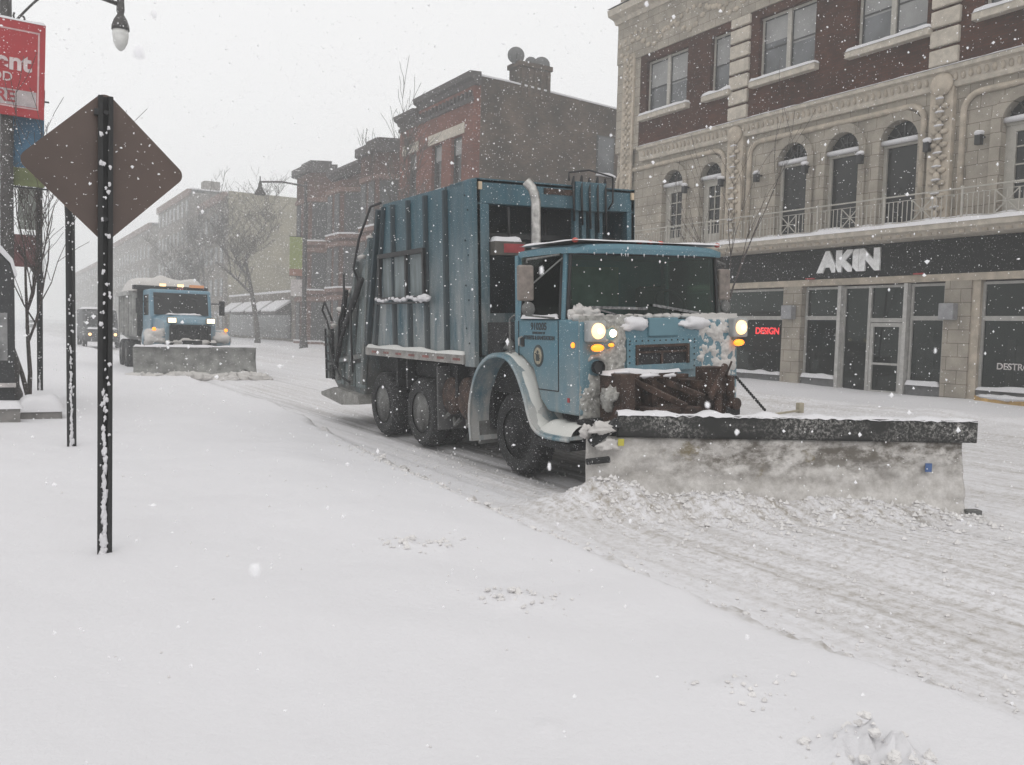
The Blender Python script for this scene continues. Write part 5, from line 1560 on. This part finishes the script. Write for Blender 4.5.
# ------------------------------------------------------------------ signs and poles, left foreground
def channel_post(parent, h, w_=.052, snow_h=.9, seed=1, name='post'):
    m = MB()
    for (a, b, c_, d) in ((-w_, -w_ * .55, -.012, .012), (w_ * .55, w_, -.012, .012), (-w_ * .55, -w_ * .35, -.012, .038), (w_ * .35, w_ * .55, -.012, .038), (-w_ * .35, w_ * .35, .026, .038)):
        m.box(a, b, c_, d, -.5, h)
    o = m.build(name, POST, parent)
    s = MB(); rnd = random.Random(seed)
    z = .0
    while z < snow_h:
        k = 1 - .55 * z / snow_h
        s.lump((rnd.uniform(-.010, .006) - .003, -.014, z), .034 * k + rnd.uniform(-.008, .004), (.62, .40, 1.5), .9, 10, 8, seed + z * 7)
        z += rnd.uniform(.022, .045) * (1 + 1.2 * z / snow_h)
    for k in range(46):
        zz = rnd.uniform(snow_h * .5, h * .95)
        s.lump((rnd.uniform(-.03, .03), -.016, zz), rnd.uniform(.004, .014), (1, .5, 1.3), .8, 6, 5, k)
    s.build('stuck_snow', SNOW, parent, smooth=True)
    return o
g_ = ghz(.68, 6.62)
S1 = thing('warning_sign', 'diamond warning sign seen from its dark bare back on a black post, nearest sign', 'road sign', (.68, 6.62, g_))
S1.rotation_euler = (0, R(.1), 0)
channel_post(S1, 3.32 - g_, .047, 1.15, 1)
dm = MB(); half = .535; rr = .07
pts = []
for k in range(4):
    a = math.pi / 2 * k + math.pi / 2
    cx_, cz_ = (half - rr * math.sqrt(2)) * math.cos(a), (half - rr * math.sqrt(2)) * math.sin(a)
    for j in range(7):
        b = a - math.pi / 4 + math.pi / 2 * j / 6
        pts.append((cx_ + rr * math.cos(b), cz_ + rr * math.sin(b)))
zc = 2.845 - g_
MB().prism([(x * 1.0, z * .975 + zc) for x, z in pts], 'y', .041, .046).build('sign_panel', SIGNB, S1)
MB().prism([(x * 1.0, z * .975 + zc) for x, z in pts], 'y', .0465, .048).build('sign_face', M('orange_face', (.6, .32, .03), .5), S1)
bt = MB()
for z in (zc + .36, zc - .36): bt.lathe([(.016, -.02), (.016, 0), (.001, 0)], (0, -.012, z), 'y', 8)
bt.box(-.07, -.045, -.02, .03, zc + .34, zc + .38)
bt.build('bolt', BLACK, S1)

g_ = ghz(.88, 12.55)
S2 = thing('sign_post', 'thin black snow-streaked post left of and beyond the diamond sign', 'post', (.90, 12.55, g_))
S2.rotation_euler = (0, R(-.3), 0)
channel_post(S2, 3.5 - g_, .055, 1.3, 4)

g_ = ghz(.97, 22.5)
S3 = thing('parking_sign', 'far post with a grey sign over a dark red sign, beside the sapling', 'road sign', (.97, 22.5, g_))
channel_post(S3, 4.75 - g_, .06, .5, 7)
MB().box(-.42, -.02, .045, .055, 3.62, 4.55).build('grey_sign', M('grey_green_sign', (.22, .235, .21), .6, flecks=.4, fscale=20), S3)
MB().box(-.50, -.0, .045, .055, 2.78, 3.50).build('red_sign', M('dull_red_sign', (.15, .055, .055), .6, flecks=.3), S3)

# near street lamp with banners
LX, LY = .30, 20.0
L1 = thing('street_lamp', 'near street lamp with scrolled arm and teardrop globe, carrying the red and blue banners', 'street lamp', (LX, LY, ghz(LX, LY)))
MB().tube([(0, 0, -.2), (0, 0, .5), (0, 0, 9.3)], [.16, .13, .10], 14).lathe([(.26, 0), (.26, .12), (.2, .3), (.2, .8), (.15, .95), (.13, 1.0)], (0, 0, 0), 'z', 14).build('pole', LPOLE, L1, smooth=True)
ar = MB().tube([(0, 0, 8.50), (1.0, 0, 8.32), (2.03, 0, 8.13)], .045, 8)
pts = []
for k in range(13):
    t_ = k / 12
    pts.append((.15 + 1.0 * t_, 0, 7.40 + .88 * math.sin(t_ * math.pi / 2) + .0))
ar.tube(pts, .024, 6)
def scroll(cx_, cz_, r0, dirn, a0):
    return [(cx_ + dirn * r0 * (1 - k / 16) * math.cos(a0 + k * .5), 0, cz_ + r0 * (1 - k / 16) * math.sin(a0 + k * .5)) for k in range(14)]
ar.tube(scroll(.25, 7.50, .13, 1, 2.5), .02, 6); ar.tube(scroll(1.17, 8.20, .13, -1, 2.8), .02, 6)
ar.tube([(2.05, 0, 8.5), (2.05, 0, 7.95)], .025, 6).sphere((2.05, 0, 8.52), .04, 8, 5).sphere((2.05, 0, 8.17), .07, 8, 5)
ar.build('arm', LPOLE, L1, smooth=True)
lh = MB().lathe([(.03, 7.55), (.07, 7.52), (.08, 7.28), (.06, 7.22), (.13, 7.1), (.17, 6.98), (.175, 6.90), (.14, 6.90)], (2.05, 0, .72), 'z', 18).build('lantern', LPOLE, L1, smooth=True)
MB().lathe([(.155, 6.89), (.16, 6.80), (.14, 6.66), (.09, 6.54), (.03, 6.48), (.001, 6.475)], (2.05, 0, .72), 'z', 18).build('globe', GLOBE, lh, smooth=True)
RB = thing('red_banner', 'red shop sign with white lettering cut off by the left edge of the photo', 'sign', (LX, LY - .16, 6.62))
# centre of right edge x .585 from pole
x1 = .66; x0 = -1.15; zt, zb_ = .93, -.90
MB().box(x0, x1, -.03, .03, zb_, zt).build('panel', REDS, RB)
bd_ = MB()
for r_ in ((x1 - .13, x1 - .10, zb_ + .16, zt - .17), (x0 + .1, x1 - .13, zt - .20, zt - .17), (x0 + .1, x1 - .13, zb_ + .16, zb_ + .19)): bd_.box(r_[0], r_[1], -.036, -.031, r_[2], r_[3])
bd_.build('border', M('pale_border', (.5, .33, .33), .6), RB)
MB().box(x0 + .1, x1 - .14, -.036, -.031, zb_ + .20, zb_ + .50).build('grey_band', M('banner_grey', (.38, .33, .33), .6, flecks=.3), RB)
def rbt(s, size, x, z, mat, b=.01): return text('lettering', s, size, mat, RB, plane_mtx((x, -.04, z), (1, 0, 0), (0, 0, 1)), .003, align='RIGHT', bold=b)
LW = M('letter_white', (.55, .46, .46), .6)
rbt('ent', .46, x1 - .24, .12, LW, .014); rbt('OD', .24, x1 - .55, -.18, LW, .003); rbt('RE', .30, x1 - .50, zb_ + .35, M('letter_red', (.30, .02, .03), .6), .008)
MB().snowcap(x0, x1, -.04, .04, zt - .01, .06, .04, 2).build('snow_cap', SNOW, RB, smooth=True)
RB.rotation_euler = (0, R(1.2), 0)
BB = thing('blue_banner', 'blue street banner with a green foot hanging below the red sign', 'banner', (LX - .10, LY + .15, 0))
MB().box(.05, .76, -.006, .006, 4.78, 6.1).build('blue_cloth', BANB, BB); MB().box(.05, .76, -.006, .006, 4.42, 4.775).build('green_cloth', BANG, BB)
MB().tube([(0, 0, 6.13), (.85, 0, 6.13)], .018, 6).tube([(0, 0, 4.39), (.85, 0, 4.39)], .018, 6).build('rod', BLACK, BB)

# far street lamp with lime banner
FXL, FYL = 18.0, 57.2
L2 = thing('street_lamp', 'far street lamp on the opposite kerb with a bell lantern and a lime green banner', 'street lamp', (FXL, FYL, .1))
MB().tube([(0, 0, -.2), (0, 0, 11.2)], [.17, .10], 10).lathe([(.3, 0), (.3, .3), (.2, 1.1), (.15, 1.2)], (0, 0, 0), 'z', 12).tube([(0, 0, 10.9), (-1.6, 0, 11.0), (-3.0, 0, 10.85)], .06, 8).tube([(-3.0, 0, 11.2), (-3.0, 0, 10.4)], .04, 6).build('pole', LPOLE, L2)
MB().lathe([(.05, 10.7), (.12, 10.5), (.14, 10.3), (.38, 9.85), (.36, 9.82), (.02, 9.8)], (-3.0, 0, .2), 'z', 14).build('lantern', LPOLE, L2, smooth=True)
BN = thing('street_banner', 'lime green street banner with a coral foot on the far lamp post', 'banner', (FXL, FYL - .1, .1))
MB().box(-1.05, -.2, -.01, .01, 5.4, 7.5).build('cloth', BANY, BN); MB().box(-1.05, -.2, -.01, .01, 4.95, 5.395).build('coral_cloth', BANR, BN)
MB().tube([(0, 0, 7.53), (-1.1, 0, 7.53)], .025, 5).tube([(0, 0, 4.92), (-1.1, 0, 4.92)], .025, 5).build('rod', BLACK, BN)
NS = thing('notice_sign', 'small white square sign below the lime banner on the far lamp post', 'road sign', (FXL, FYL - .12, .1))
MB().box(-.95, -.2, -.01, .01, 3.6, 4.7).build('panel', GREYS, NS); MB().tube([(0, 0, 4.2), (-.3, 0, 4.2)], .02, 5).build('bracket', BLACK, NS)

# planter boxes and snow mound
STN = M('planter_stone', (.20, .19, .18), .8, var=.25)
def planter(label, x0, x1, y0, y1, h, sh_, seed):
    zg = ghz((x0 + x1) / 2, (y0 + y1) / 2)
    o = thing('planter_box', label, 'planter', ((x0 + x1) / 2, (y0 + y1) / 2, zg))
    hx, hy = (x1 - x0) / 2, (y1 - y0) / 2
    MB().box(-hx, hx, -hy, hy, -.2, h).build('box', STN, o, bevel=.02)
    MB().snowcap(-hx - .05, hx + .04, -hy - .03, hy + .03, h - .03, sh_, .05, seed, .35).build('snow_cap', SNOW, o, smooth=True)
planter('low stone planter under a rounded snow mound, left of the sign posts', .42, 1.02, 16.2, 16.9, .15, .26, 3)
planter('low grey stone planter at the left edge, behind the mound-topped one', -.9, .40, 15.6, 16.0, .24, .10, 9)

# booth at the left edge
BO = thing('entrance_booth', 'black rounded booth topped with snow at the left edge beyond the sapling', 'booth', (-.95, 17, ghz(-.9, 17) + .0))
prf = [(-1.3, 0), (-1.3, 2.3)] + [(-1.3 + .0 + 1.3 * (1 - math.cos(a)), 2.3 + .75 * math.sin(a)) for a in [math.pi * k / 10 for k in range(1, 10)]] + [(1.3, 2.3), (1.3, 0)]
MB().prism(prf, 'y', 0, 3.0).build('canopy_shell', M('black_canvas', (.02, .02, .022), .6, var=.4, flecks=.3), BO)
sp_ = [(x * 1.01, z + .01) for x, z in prf[1:-1]]
ou = sp_ + [(x * 1.03, z + .12 * math.sin(math.pi * (i + .5) / len(sp_)) + .02) for i, (x, z) in reversed(list(enumerate(sp_)))]
MB().prism(ou, 'y', -.02, 3.0).build('snow_cap', SNOW, BO)
MB().box(.2, 1.2, -.03, -.005, .9, 1.7).build('clear_window', M('milky_window', (.20, .20, .20), .3, var=.4), BO)
MB().box(.1, 1.32, -.10, -.035, .45, .52).build('cross_bar', GREYS, BO)
MB().box(1.302, 1.31, .3, 2.6, .9, 1.9).build('clear_window', WINDARK, BO)

# ------------------------------------------------------------------ bare trees
def bare_tree(label, loc, h, lean, seed, mat, r0, levels=4, spread=.5, trunk_h=.35, seg=6, kids=(3, 5), group=None, minr=.006, multi=1, name='bare_tree'):
    rnd = random.Random(seed)
    o = thing(name, label, 'tree', loc, 0, group)
    tr, cr_ = MB(), MB()
    def branch(p, d, L, r, lev):
        n = 5 if lev < 2 else 3
        pts = [p]; rs = [r]; q = Vector(p); dd = Vector(d).normalized()
        for i in range(n):
            dd = (dd + Vector((rnd.uniform(-1, 1), rnd.uniform(-1, 1), rnd.uniform(-.4, .7))) * (.10 + .05 * lev)).normalized()
            q = q + dd * L / n; pts.append(q.copy()); rs.append(max(minr, r * (1 - .62 * (i + 1) / n)))
        (tr if lev == 0 else cr_).tube(pts, rs, max(3, seg - lev))
        if lev < levels:
            for k in range(rnd.randint(*kids)):
                i = rnd.randint(1 if lev else 2, n)
                ax = Vector((rnd.uniform(-1, 1), rnd.uniform(-1, 1), rnd.uniform(-.15, .5))).normalized()
                nd = (dd * (1 - spread) + ax * spread + Vector((0, 0, .18))).normalized()
                branch(pts[i], nd, L * rnd.uniform(.5, .75), max(minr, rs[i] * .7), lev + 1)
    for k in range(multi):
        d = Vector(lean) + (Vector((rnd.uniform(-.09, .09), rnd.uniform(-.09, .09), 0)) if multi > 1 else Vector((0, 0, 0)))
        branch(Vector((rnd.uniform(-.03, .03) if multi > 1 else 0, 0, -.1)), d, h * (trunk_h if levels > 1 else 1), r0, 0)
    tr.build('trunk', mat, o, smooth=True)
    cr_.build('branches', mat, o, smooth=True)
    return o
bare_tree('slender snow-flecked sapling beside the stone planters at left', (.66, 20.4, ghz(.62, 20.4)), 4.7, (-.07, 0, 1), 5, BARK, .055, 3, .40, .66, 6, (4, 6), None, .006, 2, 'sapling')
bare_tree('sapling rising behind the plow truck cab in front of the shop front', (18.45, 19.0, ghz(18.45, 19)), 6.6, (0, 0, 1), 9, BARK, .045, 3, .30, .8, 5, (3, 5), None, .006, 1, 'sapling')
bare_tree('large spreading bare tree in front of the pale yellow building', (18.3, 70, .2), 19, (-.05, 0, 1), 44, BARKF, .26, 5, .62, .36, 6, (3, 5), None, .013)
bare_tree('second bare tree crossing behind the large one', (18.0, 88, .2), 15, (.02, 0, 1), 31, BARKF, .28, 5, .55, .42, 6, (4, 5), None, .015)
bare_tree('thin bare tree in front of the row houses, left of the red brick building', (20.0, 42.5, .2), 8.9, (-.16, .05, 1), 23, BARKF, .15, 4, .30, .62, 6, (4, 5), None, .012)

# ------------------------------------------------------------------ loose snow crumbs and falling snow
rnd = random.Random(77)
cm = MB()
octf = ((0, 2, 4), (2, 1, 4), (1, 3, 4), (3, 0, 4), (2, 0, 5), (1, 2, 5), (3, 1, 5), (0, 3, 5))
def octa(m, c, r, j=.35):
    n = len(m.v)
    for d in ((1, 0, 0), (-1, 0, 0), (0, 1, 0), (0, -1, 0), (0, 0, 1), (0, 0, -1)):
        k = r * (1 + rnd.uniform(-j, j))
        m.v.append((c[0] + d[0] * k, c[1] + d[1] * k, c[2] + d[2] * k))
    m.f += [tuple(n + i for i in f) for f in octf]
xs, ys_, rr = [], [], []
for k in range(2600):
    y = 2 + 10 * rnd.random() ** 1.3; x = 4.05 + 6 * rnd.random() ** 1.6
    xs.append(x); ys_.append(y); rr.append(.006 + .016 * rnd.random() ** 4)
for k in range(900):
    s = rnd.random() * 4.1; n_ = abs(rnd.gauss(.35, .35))
    p_ = P0 + PD * s + PN * n_; xs.append(p_.x); ys_.append(p_.y); rr.append(.008 + .03 * rnd.random() ** 3)
for (cx_, cy_, n_) in ((2.93, 2.06, 60), (2.74, 4.42, 40), (2.69, 5.97, 40), (2.90, 5.82, 20), (2.92, 2.8, 20)):
    for k in range(n_):
        xs.append(cx_ + rnd.gauss(0, .13)); ys_.append(cy_ + rnd.gauss(0, .13)); rr.append(.004 + .014 * rnd.random() ** 2)
for k in range(60):
    xs.append(rnd.uniform(.5, 4.2)); ys_.append(rnd.uniform(2, 11)); rr.append(.004 + .008 * rnd.random())
zz = ground(np.array(xs), np.array(ys_))[0]
for x, y, z, r in zip(xs, ys_, zz, rr): octa(cm, (x, y, z + r * .3), r)
for (cx_, cy_, n_, sp_r, r0) in ((2.93, 2.06, 22, .13, .026), (2.74, 4.42, 16, .13, .026), (2.69, 5.97, 14, .12, .026), (2.92, 5.82, 8, .08, .02), (2.92, 2.8, 7, .09, .015), (2.66, 4.59, 6, .06, .02)):
    for k in range(n_):
        x, y = cx_ + rnd.gauss(0, sp_r * .7), cy_ + rnd.gauss(0, sp_r * .7)
        cm.lump((x, y, ghz(x, y) + .004), r0 * rnd.uniform(.4, 1.15), (1, 1, .7), .55, 12, 9, k)
for k in range(90):
    s = rnd.uniform(-.2, 3.6); n_ = rnd.uniform(.02, .5); p_ = P0 + PD * s + PN * n_
    cm.lump((p_.x, p_.y, ghz(p_.x, p_.y)), rnd.uniform(.010, .032), (1, 1, .6), .55, 12, 9, k)
for k in range(150):
    y = 2.4 + 9 * rnd.random(); x = 4.02 + rnd.gauss(.0, .07) + 1.2 * max(0, min(1, (y - 6) / 14)) ** 2 * 2
    cm.lump((x, y, ghz(x, y)), rnd.uniform(.008, .03), (1, 1.2, .7), .9, 10, 7, k)
tag(cm.build('snow_crumbs', M('crumb_snow', (.66, .645, .635), .9, var=.12, scale=5, bmp=.3, bscale=80), None), 'loose crumbs of churned snow scattered on the ploughed lane', 'snow', kind='stuff')

FL = bpy.data.materials.new('snowflake')
t, p = nodes(FL)
tl = t.nodes.new('ShaderNodeBsdfTranslucent'); tl.inputs[0].default_value = (.97, .97, .98, 1)
df = t.nodes.new('ShaderNodeBsdfDiffuse'); df.inputs[0].default_value = (.97, .97, .98, 1)
ms = t.nodes.new('ShaderNodeMixShader'); ms.inputs[0].default_value = .5
t.links.new(df.outputs[0], ms.inputs[1]); t.links.new(tl.outputs[0], ms.inputs[2]); t.links.new(ms.outputs[0], t.nodes['Material Output'].inputs['Surface'])
p.inputs['Base Color'].default_value = (.9, .9, .92, 1); p.inputs['Roughness'].default_value = .9; p.inputs['Specular IOR Level'].default_value = 0
fl = MB()
for k in range(30000):
    x, y, z = rnd.uniform(-5, 15), rnd.uniform(.5, 17), rnd.uniform(.1, 8.5)
    if (x * x + y * y + (z - 1.8) ** 2) < 5.5: continue
    if 5.4 < x < 8.4 and 8 < y < 16.5 and z < 3.9: continue
    octa(fl, (x, y, z), .003 + .0055 * rnd.random() ** 2, .6)
for k in range(9000):
    x, y, z = rnd.uniform(-3, 21), rnd.uniform(17, 48), rnd.uniform(.1, 13)
    octa(fl, (x, y, z), .007 + .012 * rnd.random() ** 2, .6)
nr = random.Random(15)
for k in range(26):
    fl.lump((nr.uniform(-.35, 1.0), nr.uniform(.30, 1.1), nr.uniform(1.35, 2.35)), nr.uniform(.0016, .0036), (1, .7, nr.uniform(1, 1.9)), .4, 8, 6, k)
tag(fl.build('falling_snow', FL, None), 'snowflakes drifting down through the air', 'snow', kind='stuff')

rg = np.random.default_rng(4)
NQ = 80000  # flakes added only far off, as a veil to fade the distant street
cen = np.stack([rg.uniform(-3, 24, NQ), rg.uniform(40, 130, NQ), rg.uniform(.2, 16, NQ)], 1)
rad = rg.uniform(.009, .021, NQ)
tet = np.array(((1, 1, 1), (1, -1, -1), (-1, 1, -1), (-1, -1, 1))) / 1.5
vv = cen[:, None, :] + rad[:, None, None] * (tet[None] + rg.uniform(-.35, .35, (NQ, 4, 3)))
ff = (np.arange(NQ)[:, None, None] * 4 + np.array(((0, 1, 2), (0, 3, 1), (0, 2, 3), (1, 3, 2)))[None]).reshape(-1, 3)
me = bpy.data.meshes.new('far_snow_veil')
me.vertices.add(NQ * 4); me.vertices.foreach_set('co', vv.reshape(-1).astype(np.float32))
me.loops.add(NQ * 12); me.loops.foreach_set('vertex_index', ff.reshape(-1).astype(np.int32))
me.polygons.add(NQ * 4); me.polygons.foreach_set('loop_start', (np.arange(NQ * 4) * 3).astype(np.int32))
me.update(calc_edges=True)
me.materials.append(FL)
sq = bpy.data.objects.new('far_snow_veil', me); COL.objects.link(sq)
tag(sq, 'added veil of snowflakes fading the view far down the street', 'snow', kind='stuff')

# ------------------------------------------------------------------ air full of snow
hz_ = MB().box(-70, 60, -12, 330, -1.5, 27).build('haze', None or SNOW)
hm = bpy.data.materials.new('haze'); hm.use_nodes = True; tn = hm.node_tree; tn.nodes.clear()
oo = tn.nodes.new('ShaderNodeOutputMaterial'); pv = tn.nodes.new('ShaderNodeVolumePrincipled')
pv.inputs['Color'].default_value = (.93, .95, .95, 1); pv.inputs['Density'].default_value = .0040
pv.inputs['Anisotropy'].default_value = .2
tn.links.new(pv.outputs[0], oo.inputs['Volume'])
hz_.data.materials.clear(); hz_.data.materials.append(hm)
tag(hz_, None, None, kind='stuff')
